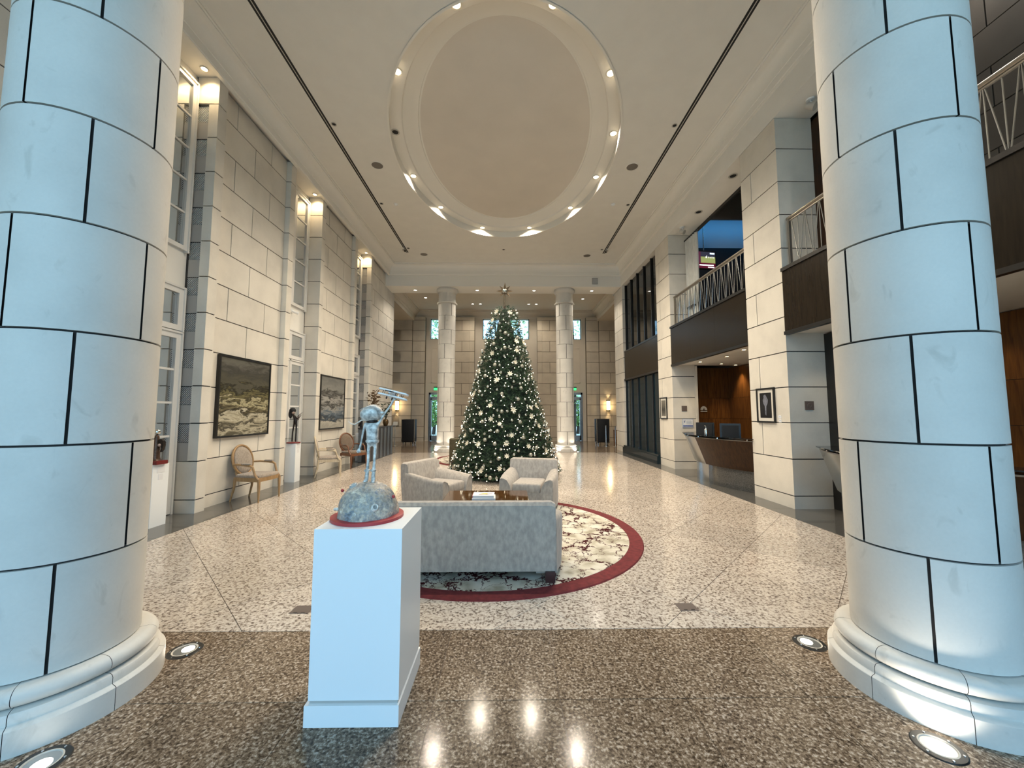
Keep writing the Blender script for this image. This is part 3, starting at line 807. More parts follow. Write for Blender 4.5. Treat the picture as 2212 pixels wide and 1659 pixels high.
MB().loft([oval(2.365, 3.645, 8.03), oval(2.28, 3.56, 8.06), oval(2.18, 3.47, 8.10), oval(2.09, 3.39, 8.125), oval(2.05, 3.355, 8.13), oval(2.04, 3.345, 8.15), oval(2.00, 3.31, 8.15)], cap=False).build('cove_band', 'cornice_paint', ceil, 50)
dm = [oval(2.00 * math.cos(t), 3.31 * math.cos(t), 8.15 + .30 * math.sin(t)) for t in [R(a) for a in (0, 10, 20, 30, 42, 55, 70, 85)]]
MB().loft(dm, cap=True).build('dome', 'dome_paint', ceil, 60)
MB().box(-6.6, 9.0, 1.8, 17.2, 8.6, 8.9).box(-9.2, 9.2, 17.2, 22.5, 8.4, 8.7).build('roof_slab', 'plaster', ceil)

def loop(x0, x1, y0, y1, prof, name, mat, parent):
    """cornice: profile (projection, z) run round the inside of a rectangle with mitred corners"""
    rings = [[(x0 + p, y0 + p, z), (x1 - p, y0 + p, z), (x1 - p, y1 - p, z), (x0 + p, y1 - p, z)] for p, z in prof]
    return MB().loft(rings, cap=False).build(name, mat, parent, 25)
BY = 15.77
tr = struct('trim_1', 'moulded plaster cornice around the lobby ceiling')
cyma = [(.075 + .19 * (1 - math.cos(R(a))) , 7.50 + .215 * math.sin(R(a))) for a in (0, 15, 30, 45, 60, 75, 90)]
loop(LP + .03, RP - .0, 2.83, BY, [(-.02, 7.335), (.055, 7.335), (.055, 7.345), (.065, 7.36), (.065, 7.495)] + cyma + [(.29, 7.715), (.29, 7.74), (.31, 7.75), (.31, ZC), (.36, ZC - .001)], 'moulding', 'cornice_paint', tr)
beam = struct('trim_2', 'plain plaster beams carried on the columns')
MB().box(-9.0, 9.0, BY, 16.73, TOPR, 8.6).build('far_beam', 'cornice_paint', beam)
MB().box(-5.1, 5.5, 1.87, 2.83, TOPR, 8.6).build('near_beam', 'cornice_paint', beam)
# far zone
fc = struct('ceiling_far', 'plaster ceiling of the far zone with lower side soffits')
MB().box(-5.4, 5.2, 16.7, 22.2, 7.52, 7.6).build('flat', 'plaster_warm', fc)
MB().box(-9.0, -5.32, 16.7, 22.2, TOPR, 7.62).box(5.20, 9.0, 16.7, 22.2, TOPR, 7.62).build('side_soffit', 'plaster_warm', fc)
loop(-5.32, 5.20, 16.73, RY, [(0, 7.06), (0.02, 7.06), (.03, 7.20), (.06, 7.22), (.10, 7.30), (.18, 7.38), (.22, 7.40), (.22, 7.44), (.27, 7.45), (.27, 7.53)], 'moulding', 'plaster_warm', fc)
# entrance zone ceiling, entrance front behind the camera
MB().box(-9.2, 9.2, -2.9, 1.9, 6.9, 7.0).build('entrance_ceiling', 'plaster', ceil)
wb = struct('wall_near', 'glazed entrance front behind the camera')
MB().box(-9.2, 9.2, -2.9, -2.6, 5.95, 8.6).box(-9.2, -4.85, -2.9, -2.6, 0, 6).box(4.7, 9.2, -2.9, -2.6, 0, 6).build('surround', 'plaster', wb)
for k in range(5): MB().box(-4.85 + k * 2.36, -4.79 + k * 2.36, -2.85, -2.75, 0, 5.95).build('mullion', 'black_metal', wb)
MB().box(-4.85, 4.7, -2.84, -2.76, 2.7, 2.78).build('transom', 'black_metal', wb)
MB().box(9.0, 9.2, -2.6, 22.4, 0, 8.9).box(7.0, 9.0, 11.75, 15.6, 0, 4.0).box(5.5, 9.0, 12.4, 16.9, 4.0, 8.6).box(5.5, 9.0, 16.4, 16.9, 0, 4.0).build('outer_backing', 'side_dark', wr)

# ================================================================ COLUMNS
GC = 0.012
COLS = [((-2.585, 2.332), -45, 'large pale limestone column at the left, nearest the camera'),
        ((2.525, 2.36), -135, 'large pale limestone column at the right, nearest the camera'),
        ((-2.57, 16.25), -95, 'far limestone column left of the tree'),
        ((2.47, 16.25), -88, 'far limestone column right of the tree')]
RC = 0.363
def arc_block(h, r, half, mat, name='drum_block'):
    return MB().lathe([(r - .05, 0), (r, 0), (r, h), (r - .05, h), (r - .05, 0)], 14, a0=-half, a1=half, cap=False).mesh(name, mat, 40)
ARCS = {}
for ci, (c, ang, lab) in enumerate(COLS):
    t = thing('stone_column', lab, 'column', (c[0], c[1], 0))
    zs = [0.275] + [S(n) for n in range(1, 10)] + ([TOPR] if ci < 2 else [6.22])
    if ci >= 2: zs = [z for z in zs if z <= 6.22]
    jm = 'joint' if ci < 2 else 'joint'
    MB().lathe([(RC - .02, 0.05), (RC - .02, zs[-1])], 40).build('core', jm, t, 40)
    for k in range(len(zs) - 1):
        h = zs[k + 1] - zs[k] - GC
        key = (round(h, 3), ci < 2)
        if key not in ARCS: ARCS[key] = arc_block(h, RC, math.pi / 4 - (.0065 if ci < 2 else .009) / RC, 'limestone_column')
        for q in range(4):
            a = R(ang + (0 if k % 2 == 0 else 45) + 45 + 90 * q)
            place('drum_block', ARCS[key], t, (0, 0, zs[k] + GC / 2), a)
    prof_p = [(.30, 0), (.485, 0), (.485, .118), (.480, .124), (.462, .130), (.458, .134)]
    prof_r = [(.30, .134), (.458, .134), (.458, .166), (.450, .180), (.436, .184), (.30, .184)]
    tor = [(.30, .190)] + [(.400 + .046 * math.cos(R(a)), .232 + .042 * math.sin(R(a))) for a in range(-90, 91, 15)] + [(.30, .274)]
    for nm, pr in (('plinth_block', prof_p + [(.30, .134)]), ('base_ring', prof_r), ('torus', tor)):
        me = MB().lathe(pr, 10, a0=-math.pi / 8 + .003, a1=math.pi / 8 - .003).mesh(nm, 'limestone_column', 35)
        for q in range(8): place(nm, me, t, (0, 0, 0), R(ang + (-13 if ci == 0 else 13) + 22.5 + 45 * q))
    MB().lathe([(.31, .0), (.45, .0), (.45, .12), (.40, .13), (.40, .27), (.31, .27)], 32).build('base_core', 'joint', t, 35)
    if ci >= 2:
        MB().lathe([(RC - .01, 6.22), (RC + .05, 6.225), (RC + .065, 6.25), (RC + .05, 6.28), (RC + .005, 6.29), (RC, 6.68), (RC + .03, 6.70), (RC + .05, 6.72), (RC + .085, 6.78), (RC + .09, 6.82), (RC + .07, 6.88), (.1, 6.88)], 40).build('capital', 'limestone_column', t, 35)
# ================================================================ CEILING FITTINGS AND LAMPS
def downlight(loc, label, group, r=0.075, lit=True, energy=60, color=WARM, glowmat='lamp_warm', angle=110, cat='light'):
    t = thing('downlight', label, cat, loc, 0, group)
    MB().lathe([(r, .004), (r * 1.28, -.004), (r * 1.28, -.012), (r * .95, -.010), (r * .86, .004)], 24).build('trim_ring', 'lamp_trim', t, 40)
    MB().lathe([(0, -.003), (r * .9, -.003)], 20).build('lens', glowmat if lit else 'matte_black', t)
    if lit and energy: spot('lamp', (0, 0, -.03), energy, angle, .8, color, parent=t, size=r)
    return t
RING = [(-2.06, 6.77), (1.95, 6.75), (2.43, 8.31), (-2.53, 9.96), (2.41, 9.94), (-2.06, 11.53), (1.97, 11.51), (-.85, 12.84), (.77, 12.82), (-.80, 5.56), (.72, 5.54)]
for x, y in RING:
    side = 'left' if x < OC[0] else 'right'
    rank = sorted([q[1] for q in RING if (q[0] < OC[0]) == (x < OC[0])]).index(y)
    nth = ('nearest', 'second', 'third', 'fourth', 'fifth', 'sixth')[rank]
    downlight((x, y, 7.973), 'lit downlight in the oval ceiling ring, %s from the entrance on the %s' % (nth, side), 'lit downlights in the oval ring', energy=RING_W, angle=150, color=(1.0, 0.87, 0.69))
downlight((-2.545, 8.33, 7.973), 'unlit dark downlight in the oval ceiling ring', None, lit=False)
for i, (n0, n1) in enumerate(NICHES):
    downlight((-5.12, n1 - .16, TOPL - .002), 'bright downlight in the soffit of the %s window niche' % ('nearest', 'middle', 'farthest')[i], None, r=.05, energy=NICHE_W, angle=130)
for x in (-3.96, -1.29, 1.17, 3.68):
    downlight((x, 16.30, TOPR - .001), 'small downlight under the far beam, %s' % {-3.96: 'left of the left column', -1.29: 'between left column and tree', 1.17: 'between tree and right column', 3.68: 'right of the right column'}[x], 'downlights under the far beam', r=.07, energy=FAR_W, color=SOFT, glowmat='lamp_white', angle=140)
for x, y in ((-1.87, 20.6), (-1.45, 20.6), (1.19, 20.6), (1.6, 20.6), (-4.2, 19.5), (3.95, 19.6)):
    downlight((x, y, 7.518), 'small recessed downlight in the far zone ceiling, %s' % {-1.87: 'outer of the left pair', -1.45: 'inner of the left pair', 1.19: 'inner of the right pair', 1.6: 'outer of the right pair', -4.2: 'leftmost', 3.95: 'rightmost'}[x], 'downlights in the far zone ceiling', r=.07, energy=FAR_W if abs(x) > 1.5 else 0, color=SOFT, glowmat='lamp_white', angle=140)
for x, y in ((5.15, 8.2), (5.35, 9.2), (5.2, 10.2), (6.0, 10.6), (5.9, 8.6)):
    downlight((x, y, 2.968), 'small downlight over the middle reception desk, %s' % {8.2: 'nearest the front pier', 9.2: 'centre front', 10.2: 'nearest the middle pier', 10.6: 'deepest by the veneer corner', 8.6: 'behind the counter'}[y], 'downlights over the reception desk', r=.05, energy=DESK_W, glowmat='lamp_warm')
downlight((6.55, 10.85, 2.968), 'warm wall washer over the dark veneer by the reception', None, r=.05, energy=DESK_W * 3.5, angle=75)
for x, y in ((5.2, 4.4), (5.3, 5.7), (6.2, 5.0)):
    downlight((x, y, 2.968), 'small downlight under the nearest balcony, %s' % {4.4: 'entrance end', 5.7: 'pier end', 5.0: 'deepest'}[y], 'downlights under the nearest balcony', r=.05, energy=DESK_W * .8)
for k, (x, y) in enumerate(((5.05, 4.6), (6.4, 8.6), (6.6, 10.6), (6.4, 5.0))):
    z = TOPR - .001 if x < 5.45 else 8.49
    downlight((x, y, z), ('lit downlight in the soffit above the nearest balcony', 'lit downlight in the dark upper ceiling, nearer the front pier', 'lit downlight in the dark upper ceiling, deeper by the blue cove', 'lit downlight in the dark upper ceiling above the nearest balcony')[k], 'downlights above the balconies', r=.07, energy=60, color=CLEAR, glowmat='lamp_white')
# general lobby lamps sit flush in the ceiling, dark round openings between the tracks
for x, y in ((-3.72, 7.86), (3.61, 7.8), (-3.72, 11.0), (3.6, 10.97), (-3.72, 14.1), (3.6, 14.12), (-.13, 14.17)):
    downlight((x, y, ZC - .001), 'small dark round ceiling opening, %s' % ('midway before the far beam' if abs(x) < 1 else '%s track, %s' % ('left' if x < 0 else 'right', 'nearest' if y < 9 else ('middle' if y < 12 else 'far end'))), 'dark round ceiling openings', r=.045, lit=False)
for x, y in ((-3.25, 9.23), (3.15, 9.2), (-3.25, 14.65), (3.15, 14.69)):
    t = thing('ceiling_speaker', 'flat round grey speaker grille in the ceiling, %s %s' % ('left' if x < 0 else 'right', 'beside the oval' if y < 12 else 'near the far beam'), 'speaker', (x, y, ZC), 0, 'round ceiling speakers')
    MB().lathe([(0, -.008), (.135, -.008), (.14, 0)], 28).build('grille', 'speaker_cloth', t, 40)
    MB().lathe([(.138, 0), (.138, -.012), (.155, -.008), (.158, 0)], 28).build('rim', 'plaster', t, 40)
for x, y in ((-3.3, 11.03), (3.15, 10.95)):
    t = thing('smoke_detector', 'small white smoke detector on the ceiling, %s of the oval' % ('left' if x < 0 else 'right'), 'detector', (x, y, ZC), 0, 'smoke detectors')
    MB().lathe([(0, -.05), (.03, -.048), (.045, -.03), (.05, -.015)], 20).build('dome', 'white_gloss', t, 50)
    MB().lathe([(.0, -.016), (.065, -.016), (.068, 0)], 20).build('base', 'white_gloss', t, 40)
for x, side in ((-3.855, 'left'), (3.755, 'right')):
    t = thing('ceiling_slot_track', 'long black twin slot track in the ceiling, %s of the oval' % side, 'track', (x, 2.84, ZC))
    for q in (-1, 1): MB().box(q * .027 - .019, q * .027 + .019, 0.4, 11.65, -.004, .004).build('slot', 'matte_black', t)
    MB().box(-.007, .007, 0.4, 11.65, -.008, .002).build('spine', 'lamp_trim', t)
    for yy, place_, aim in ((11.15, 'far end', (-1.2, -1.0, -.9)), (1.9, 'entrance end', (-1.0, .8, -1.0)), (0.9, 'entrance end, first added fill head, out of view', (-.7, 1.0, -.95))):  # entrance-end heads are added out of view as fill for the upper walls
        sg = 1 if x > 0 else -1
        s = thing('track_spotlight', 'small white spotlight hanging from the %s slot track, %s' % (side, place_), 'spotlight', (x, 2.84 + yy, ZC - .01))
        d = Vector((aim[0] * sg, aim[1], aim[2])).normalized(); c = Vector((0, 0, -.12))
        MB().tube([(0, 0, 0), (0, 0, -.11)], .012).build('stem', 'white_gloss', s)
        MB().tube([c - d * .05, c + d * .09], [.035, .048], 14).build('head', 'lamp_trim', s, 40)
        MB().tube([c + d * .086, c + d * .0905], [.042, .042], 14).build('lens', 'lamp_white' if yy < 5 else 'black_metal', s)
        if yy < 5:
            l = spot('lamp', c + d * .12, TRACK_FILL_W, 84, 1.0, CLEAR, parent=s, size=.06)
            l.rotation_euler = d.to_track_quat('-Z', 'Y').to_euler()
for k, (x, y) in enumerate(((5.12, 6.05), (5.0, 10.55))):
    s = thing('soffit_spotlight', 'white swivel spotlight under the soffit beside the %s pier' % ('nearest', 'middle')[k], 'spotlight', (x, y, TOPR))
    MB().lathe([(0, -.02), (.06, -.02), (.065, 0)], 20).build('mount', 'white_gloss', s, 40)
    MB().tube([(0, 0, -.02), (0, -.03, -.09)], .014).build('arm', 'white_gloss', s)
    MB().tube([(-.04, .03, -.09), (.03, -.06, -.17)], [.05, .065], 16).build('head', 'lamp_trim', s, 40)
for k, (x, y) in enumerate(((5.05, 8.15), (5.05, 9.7))):
    downlight((x, y, TOPR - .001), 'dark recessed downlight in the soffit above the middle balcony, %s' % ('nearer the front pier', 'nearer the middle pier')[k], 'dark downlights above the middle balcony', r=.075, lit=False)
v = thing('ceiling_vent', 'square grey vent on the face of the far beam', 'vent', (3.70, BY, 7.12))
MB().box(-.12, .12, -.02, 0, -.13, .13).build('frame', 'vent_grey', v)
for k in range(6): MB().box(-.1, .1, -.028, -.018, -.1 + k * .036, -.085 + k * .036).build('slat', 'louvre', v)
# floor uplights round the columns
UP = []
for ci, (c, ang, lab) in enumerate(COLS):
    if ci < 2:
        sx = 1 if ci == 0 else -1
        spots_ = [(c[0] + sx * .415, c[1] + .415), (c[0] + sx * .455, c[1] - .42)]
    else:
        spots_ = [(c[0] - .42, c[1] - .42), (c[0] + .42, c[1] - .42)]
    for q, (x, y) in enumerate(spots_):
        place_ = 'on the lobby side' if q == 0 else 'on the entrance side'
        if ci >= 2: place_ = ('left' if q == 0 else 'right') + ' of its base'
        t = thing('floor_uplight', 'round floor uplight by the %s column, %s' % (('near left', 'near right', 'far left', 'far right')[ci], place_), 'light', (x, y, 0))
        MB().lathe([(.068, .0), (.070, .006), (.095, .005), (.100, 0)], 28).build('bezel', 'black_metal', t, 40)
        MB().lathe([(.062, .002), (.066, .007), (.072, .006), (.072, 0)], 28).build('inner_ring', 'lamp_trim', t, 40)
        MB().lathe([(0, .003), (.064, .003)], 24).build('lens', 'steel', t)
        d = Vector((c[0] - x, c[1] - y, 0)).normalized()
        me = MB().lathe([(0, .005), (.036, .005)], 18); me.v = [(a + d.x * -.018, b + d.y * -.018, z) for a, b, z in me.v]
        me.build('lamp_face', 'lamp_white', t)
        for k in range(6):
            a = k * math.pi / 3 + .3
            MB().lathe([(0, .0085), (.005, .0085), (.006, .004)], 8, (.083 * math.cos(a), .083 * math.sin(a), 0)).build('screw', 'chrome', t)
        w = UP_W * 2.2 if ci >= 2 else UP_W * (.6 if (ci, q) == (1, 1) else (.015 if q else .12))
        tl = .75 if ci >= 2 else 1.3
        lo_ = spot('lamp', (0, 0, .03), w, 100, .5, SOFT, parent=t, size=.03)
        lo_.rotation_euler = Vector((d.x * tl, d.y * tl, 1)).to_track_quat('-Z', 'Y').to_euler()
# wall sconces on the end wall
for x, side in ((-6.15, 'left'), (5.72, 'right')):
    t = thing('wall_sconce', 'glowing brass wall sconce on the end wall, %s side' % side, 'lamp', (x, YF - .12, 2.0))
    MB().box(-.10, .10, -.02, 0, -.32, .32).build('back_plate', 'brushed_steel', t)
    MB().lathe([(.085, -.26), (.085, .26)], 20, (0, -.11, 0), math.pi, 2 * math.pi).build('shade', 'sconce_glow', t, 40)
    for z in (-.27, .25): MB().lathe([(.06, z), (.095, z), (.095, z + .02), (.06, z + .02)], 20, (0, -.11, 0)).build('band', 'star_metal', t, 40)
    bulb('lamp', (0, -.24, 0), SCONCE_W, WARM, .08, t)
    spot('lamp_up', (0, -.10, .33), SCONCE_W, 70, .5, WARM, rot=(math.pi, 0, 0), parent=t)
    spot('lamp_down', (0, -.10, -.33), SCONCE_W, 70, .5, WARM, parent=t)

ar = bpy.data.lights.new('cove_lamp', 'AREA'); ar.shape = 'RECTANGLE'; ar.size = 3.2; ar.size_y = .06; ar.energy = 4.5; ar.color = (.05, .42, 1.0)
ao = bpy.data.objects.new('cove_lamp', ar); COL.objects.link(ao); ao.location = (7.1, 11.76, 7.80); ao.rotation_euler = (R(62), 0, 0)
# ================================================================ RUGS
def rug(c, r, label):
    t = thing('round_rug', label, 'rug', (c[0], c[1], 0))
    MB().lathe([(0, .012), (r - .170, .012), (r - .168, .0)], 96).build('field', 'rug_crackle', t, 40)
    MB().lathe([(r - .168, .0), (r - .168, .011), (r - .01, .011), (r, .0)], 96).build('border', 'rug_red', t, 40)
    return t
rug((-.208, 5.35), 1.96, 'round cream rug with oxblood crackle pattern and red border under the sofa')
rug((-.55, 13.38), 1.96, 'round cream rug with red border beyond the tree, by the far columns')

# ================================================================ SOFA AND ARMCHAIRS
def arm_mb(side, yf, yb, xo, xi, zf, zb, flare):
    """upholstered arm: straight outside, top rolling inward and sweeping down to the seat; seat front at yf (towards -y), back at yb"""
    rings = []
    for k in range(9):
        u = k / 8; y = yf + (yb - yf) * u; zt = zf + (zb - zf) * u ** 1.3
        w = xo - xi
        fo = flare * math.sin(math.pi * min(1, u * 1.05)) * .5
        prof = [(xo + fo * .85, .06), (xo + fo * .95, zt * .5), (xo + fo, zt - .05), (xo + fo - .008, zt - .015), (xo + fo - .035, zt), (xo - w * .35, zt - .004), (xo - w * .62, zt - .03), (xo - w * .84, zt - .10), (xi, zt - .20), (xi, .06)]
        rings.append([(side * x, y, z) for x, z in prof])
    return MB().loft(rings)
def lounge_seat(name, label, cat, loc, rotz, half, depth, seats, mat='velvet_grey', back_h=.77, zf=.52, zb=.62, arm=.20, foot=.06, rake=.14, flare=.06, inset=.015):
    """tub sofa/armchair; front faces local -y, back along +y"""
    t = thing(name, label, cat, loc, rotz)
    yf, yb = -depth / 2, depth / 2
    base = MB().box(-half + .02, half - .02, yf + .03, yb - .02, foot, .30)
    base.build('base', mat, t)
    for s in (-1, 1):
        a = arm_mb(s, yf, yb - .06, half, half - arm, zf, zb, flare).build('arm', mat, t, 50)
        MB().tube([(s * (half - arm * .4), yf - .002, .07), (s * (half - .006), yf - .002, .07), (s * (half - .006), yf - .002, zf - .05), (s * (half - .03), yf - .002, zf - .004), (s * (half - arm * .62), yf - .002, zf - .032), (s * (half - arm * .86), yf - .002, zf - .11), (s * (half - arm), yf - .002, zf - .21)], .005, 6).build('piping', mat, a)
    # back: raked slab with rounded top
    rings = []
    xb = half - .005
    for u, x in ((0, -xb), (.04, -xb), (.5, 0), (.96, xb), (1, xb)):
        pass
    prof = [(yb - .17, .26), (yb - .105, back_h - .05), (yb - .085, back_h - .012), (yb - .05, back_h), (yb + .02, back_h - .002), (yb + .045, back_h - .03), (yb + .04, back_h * .6), (yb - .01, foot), (yb - .17, foot)]
    xs = [-half + inset, -half + inset + .035, half - inset - .035, half - inset]
    for i, x in enumerate(xs):
        d = -.02 if i in (0, 3) else 0
        rings.append([(x, y, z + (d if z > back_h - .1 else 0)) for y, z in prof])
    MB().loft(rings).build('backrest', mat, t, 35)
    w = 2 * (half - arm) / seats
    for k in range(seats):
        c = rbox(w - .012, depth - .19, .155, .035, 3)
        c.v = [(x + -half + arm + w * (k + .5), y + yf + (depth - .19) / 2 + .02, z + .285 + .012 * (1 - min(1, (abs(x) / (w * .5)) ** 2))) for x, y, z in c.v]
        c.build('seat_cushion', mat, t, 45)
    for sx in (-1, 1):
        for sy in (yf + .07, yb - .03):
            MB().box(sx * (half - .07) - .045, sx * (half - .07) + .045, sy - .045, sy + .045, 0, foot + .005).build('foot', 'foot_wood', t)
    return t
RUGZ = .011
lounge_seat('sofa', 'grey velvet sofa seen from behind on the front of the round rug', 'sofa', (-.36, 4.14, RUGZ), math.pi, .84, .82, 2, back_h=.745, foot=.095, zf=.52, zb=.60, flare=.22, inset=.02)
lounge_seat('armchair', 'grey-beige velvet armchair on the rug, turned sideways toward the table', 'armchair', (-1.16, 6.62, RUGZ), R(64), .44, .80, 1)
lounge_seat('armchair', 'grey-beige velvet armchair facing the camera in front of the tree', 'armchair', (.40, 6.68, RUGZ), R(-14), .44, .80, 1)
lounge_seat('sofa', 'dark olive sofa half hidden behind the tree by the far rug', 'sofa', (-.95, 12.42, RUGZ), math.pi, .84, .80, 2, mat='olive_fabric', back_h=.80, foot=.07)
# coffee table and books
t = thing('coffee_table', 'low glossy brown wooden coffee table between sofa and armchairs', 'table', (-.28, 5.42, RUGZ))
rb = rbox(1.16, .86, .05, .008, 2); rb.v = [(x, y, z + .38) for x, y, z in rb.v]; rb.build('table_top', 'table_wood', t)
MB().box(-.50, .50, -.35, -.33, .30, .38).box(-.50, .50, .33, .35, .30, .38).box(-.52, -.50, -.35, .35, .30, .38).box(.50, .52, -.35, .35, .30, .38).build('apron', 'table_wood', t)
for sx in (-1, 1):
    for sy in (-1, 1): MB().box(sx * .49 - .035, sx * .49 + .035, sy * .33 - .035, sy * .33 + .035, 0, .38).build('leg', 'table_wood', t)
def book(loc, rz, w, d, h, label, cover):
    t = thing('book', label, 'book', loc, rz)
    MB().box(-w / 2, w / 2, -d / 2, d / 2, 0, .004).build('back_cover', cover, t)
    MB().box(-w / 2 + .004, w / 2 - .004, -d / 2 + .004, d / 2 - .004, .004, h - .004).build('pages', 'paper_white', t)
    c = MB().box(-w / 2, w / 2, -d / 2, d / 2, h - .004, h).build('front_cover', cover, t)
    MB().box(-w / 2 - .002, -w / 2 + .003, -d / 2, d / 2, 0, h).build('spine', 'red_print' if cover == 'paper_white' and h > .03 else cover, t)
    return t, c, h
TZ = RUGZ + .43
book((-.31, 5.33, TZ), R(2), .31, .25, .022, 'thin white picture book lying under the larger book on the coffee table', 'paper_white')
bt, bc, bh = book((-.315, 5.34, TZ + .022), R(0), .29, .24, .034, 'large white book with a horse and jockey cover on the coffee table', 'paper_white')
def flat(poly, z): return MB().prism(poly, 'z', z, z + .0006)
flat([(-.055, -.01), (-.01, .03), (.045, .035), (.06, .0), (.01, -.02)], bh).build('jockey_print', 'yellow_print', bc)
flat([(-.07, -.055), (-.05, -.03), (0, -.02), (.05, -.01), (.115, .012), (.12, .002), (.07, -.028), (.04, -.05), (.02, -.04), (-.02, -.045), (-.05, -.06)], bh + .0008).build('horse_print', 'maroon_print', bc)

# ================================================================ PEDESTALS
def pedestal(x0, x1, y0, y1, h, label, base=True, card=False):
    t = thing('display_pedestal', label, 'pedestal', ((x0 + x1) / 2, (y0 + y1) / 2, 0))
    w, d = (x1 - x0) / 2, (y1 - y0) / 2
    if base:
        MB().box(-w - .014, w + .004, -d - .012, d + .012, 0, .105).build('plinth', 'white_gloss', t)
        MB().box(-w + .006, w - .006, -d + .006, d - .006, .105, .125).build('shadow_gap', 'vent_grey', t)
        MB().box(-w, w, -d, d, .122, h).build('shaft', 'white_gloss', t)
    else:
        MB().box(-w, w, -d, d, 0, h - .012).build('shaft', 'white_gloss', t)
        MB().box(-w, w, -d, d, h - .012, h).build('cap', 'white_gloss', t)
    if card:
        MB().box(w, w + .003, -.06, .06, h - .12, h - .04).build('caption_card', 'paper_white', t)
        MB().box(w, w + .003, -.035, .035, h - .22, h - .14).build('caption_card', 'paper_white', t)
    return t
pedestal(-1.022, -.557, 2.105, 2.575, .983, 'large white display pedestal in front carrying the dome sculpture')
pedestal(-5.20, -4.94, 5.50, 5.76, .87, 'slim white pedestal with caption cards in the nearest niche', False, True)
pedestal(-5.13, -4.90, 9.06, 9.29, .885, 'slim white pedestal in the middle niche carrying the branch figure', False, True)
pedestal(-5.05, -4.80, 13.0, 13.25, .92, 'slim white pedestal in the farthest niche carrying a dark pointed form', False)

# ================================================================ MOON SCULPTURE (front)
SX, SY, SZ = -.825, 2.345, .983
t = thing('moon_sculpture', 'silvery figure on a cratered dome lifting a small biplane, on the front pedestal', 'sculpture', (SX, SY, SZ))
MB().lathe([(0, .0), (.205, .0), (.205, .016), (.20, .018), (0, .018)], 56).build('red_disc', 'disc_red', t, 40)
random.seed(4)
rings = []
for i in range(15):
    th = math.pi / 2 * i / 14
    ring = []
    for k in range(48):
        a = 2 * math.pi * k / 48
        w = 1 + .025 * math.sin(3 * a + i * .4) + .02 * math.sin(7 * a - i)
        ring.append((.172 * math.cos(th) ** .8 * w * math.cos(a), .172 * math.cos(th) ** .8 * w * math.sin(a), .016 + .19 * math.sin(th) * (1 + .012 * math.sin(5 * a))))
    rings.append(ring)
dome = MB().loft(rings).build('dome', 'moon_glaze', t, 60)
def crater(az, el, r, h, name='crater'):
    d = Vector((math.cos(R(el)) * math.cos(R(az)), math.cos(R(el)) * math.sin(R(az)), math.sin(R(el)) * 1.1))
    p = Vector((d.x * .168, d.y * .168, .016 + .168 * d.z)); n = d.normalized()
    m = MB().lathe([(r * 1.5, -.012), (r * 1.15, h * .4), (r, h), (r * .8, h * 1.05), (r * .62, h), (r * .55, -.004), (0, -.006)], 18)
    q = n.to_track_quat('Z', 'Y').to_matrix().to_4x4(); m.rot(Matrix.Translation(p) @ q)
    m.build(name, 'figure_silver', dome, 40)
    m2 = MB().lathe([(0, 0.001), (r * .56, 0.001)], 16); m2.rot(Matrix.Translation(p) @ q); m2.build('crater_hole', 'matte_black', dome)
crater(-150, 62, .022, .022); crater(-58, 22, .018, .014); crater(-120, 30, .010, .007); crater(10, 58, .010, .012); crater(-95, 12, .008, .008)
for az, el, L, col in ((170, 38, .05, 'disc_red'), (178, 8, .035, 'wire_pale'), (-12, 34, .03, 'disc_red'), (-140, 18, .02, 'wire_pale')):
    d = Vector((math.cos(R(el)) * math.cos(R(az)), math.cos(R(el)) * math.sin(R(az)), math.sin(R(el))))
    p = Vector((0, 0, .016)) + d * .165; e = p + d * L
    MB().tube([p, e], .002, 6).build('pin_stem', 'wire_pale', dome)
    MB().sphere(e, .010, 10, 6).build('pin_head', col, dome, 60)
# figure: one continuous skinned body
def skinned(name, verts, edges, radii, mat, parent, levels=2):
    me = bpy.data.meshes.new(name); me.from_pydata(verts, edges, [])
    o = bpy.data.objects.new(name, me); COL.objects.link(o); o.parent = parent
    sk = o.modifiers.new('skin', 'SKIN')
    me.skin_vertices.new() if not me.skin_vertices else None
    for i, r in enumerate(radii): me.skin_vertices[0].data[i].radius = (r, r) if not hasattr(r, '__len__') else r
    me.skin_vertices[0].data[0].use_root = True
    sub = o.modifiers.new('sub', 'SUBSURF'); sub.levels = levels; sub.render_levels = levels
    me.materials.append(MATS[mat]); sk.use_smooth_shade = True
    return o
FB = .205                 # top of the dome
V = [(.015, 0, FB + .225), (.015, 0, FB + .265), (.012, 0, FB + .310), (.010, 0, FB + .345), (.010, 0, FB + .362),     # 0 hips .. 4 neck
     (-.005, -.004, FB + .215), (-.006, -.004, FB + .12), (-.012, -.004, FB + .03), (-.012, -.004, FB + .008), (-.026, -.020, FB + .000),   # left leg 5-9
     (.034, 0, FB + .215), (.030, 0, FB + .12), (.026, 0, FB + .03), (.026, 0, FB + .005), (.034, -.022, FB - .006),                     # right leg 10-14
     (-.030, 0, FB + .345), (-.042, -.004, FB + .29), (-.050, -.010, FB + .225), (-.056, -.014, FB + .200),                                # hanging arm 15-18
     (.048, 0, FB + .345), (.085, -.004, FB + .405), (.128, -.006, FB + .468), (.136, -.006, FB + .484)]                                   # raised arm 19-22
E_ = [(0, 1), (1, 2), (2, 3), (3, 4), (0, 5), (5, 6), (6, 7), (7, 8), (8, 9), (0, 10), (10, 11), (11, 12), (12, 13), (13, 14), (3, 15), (15, 16), (16, 17), (17, 18), (3, 19), (19, 20), (20, 21), (21, 22)]
rad = [.034, .036, .038, .032, .014, .011, .0085, .013, .014, .010, .011, .0085, .013, .014, .010, .010, .0065, .0055, .007, .010, .0065, .006, .008]
body = skinned('figure_body', V, E_, rad, 'figure_silver', t)
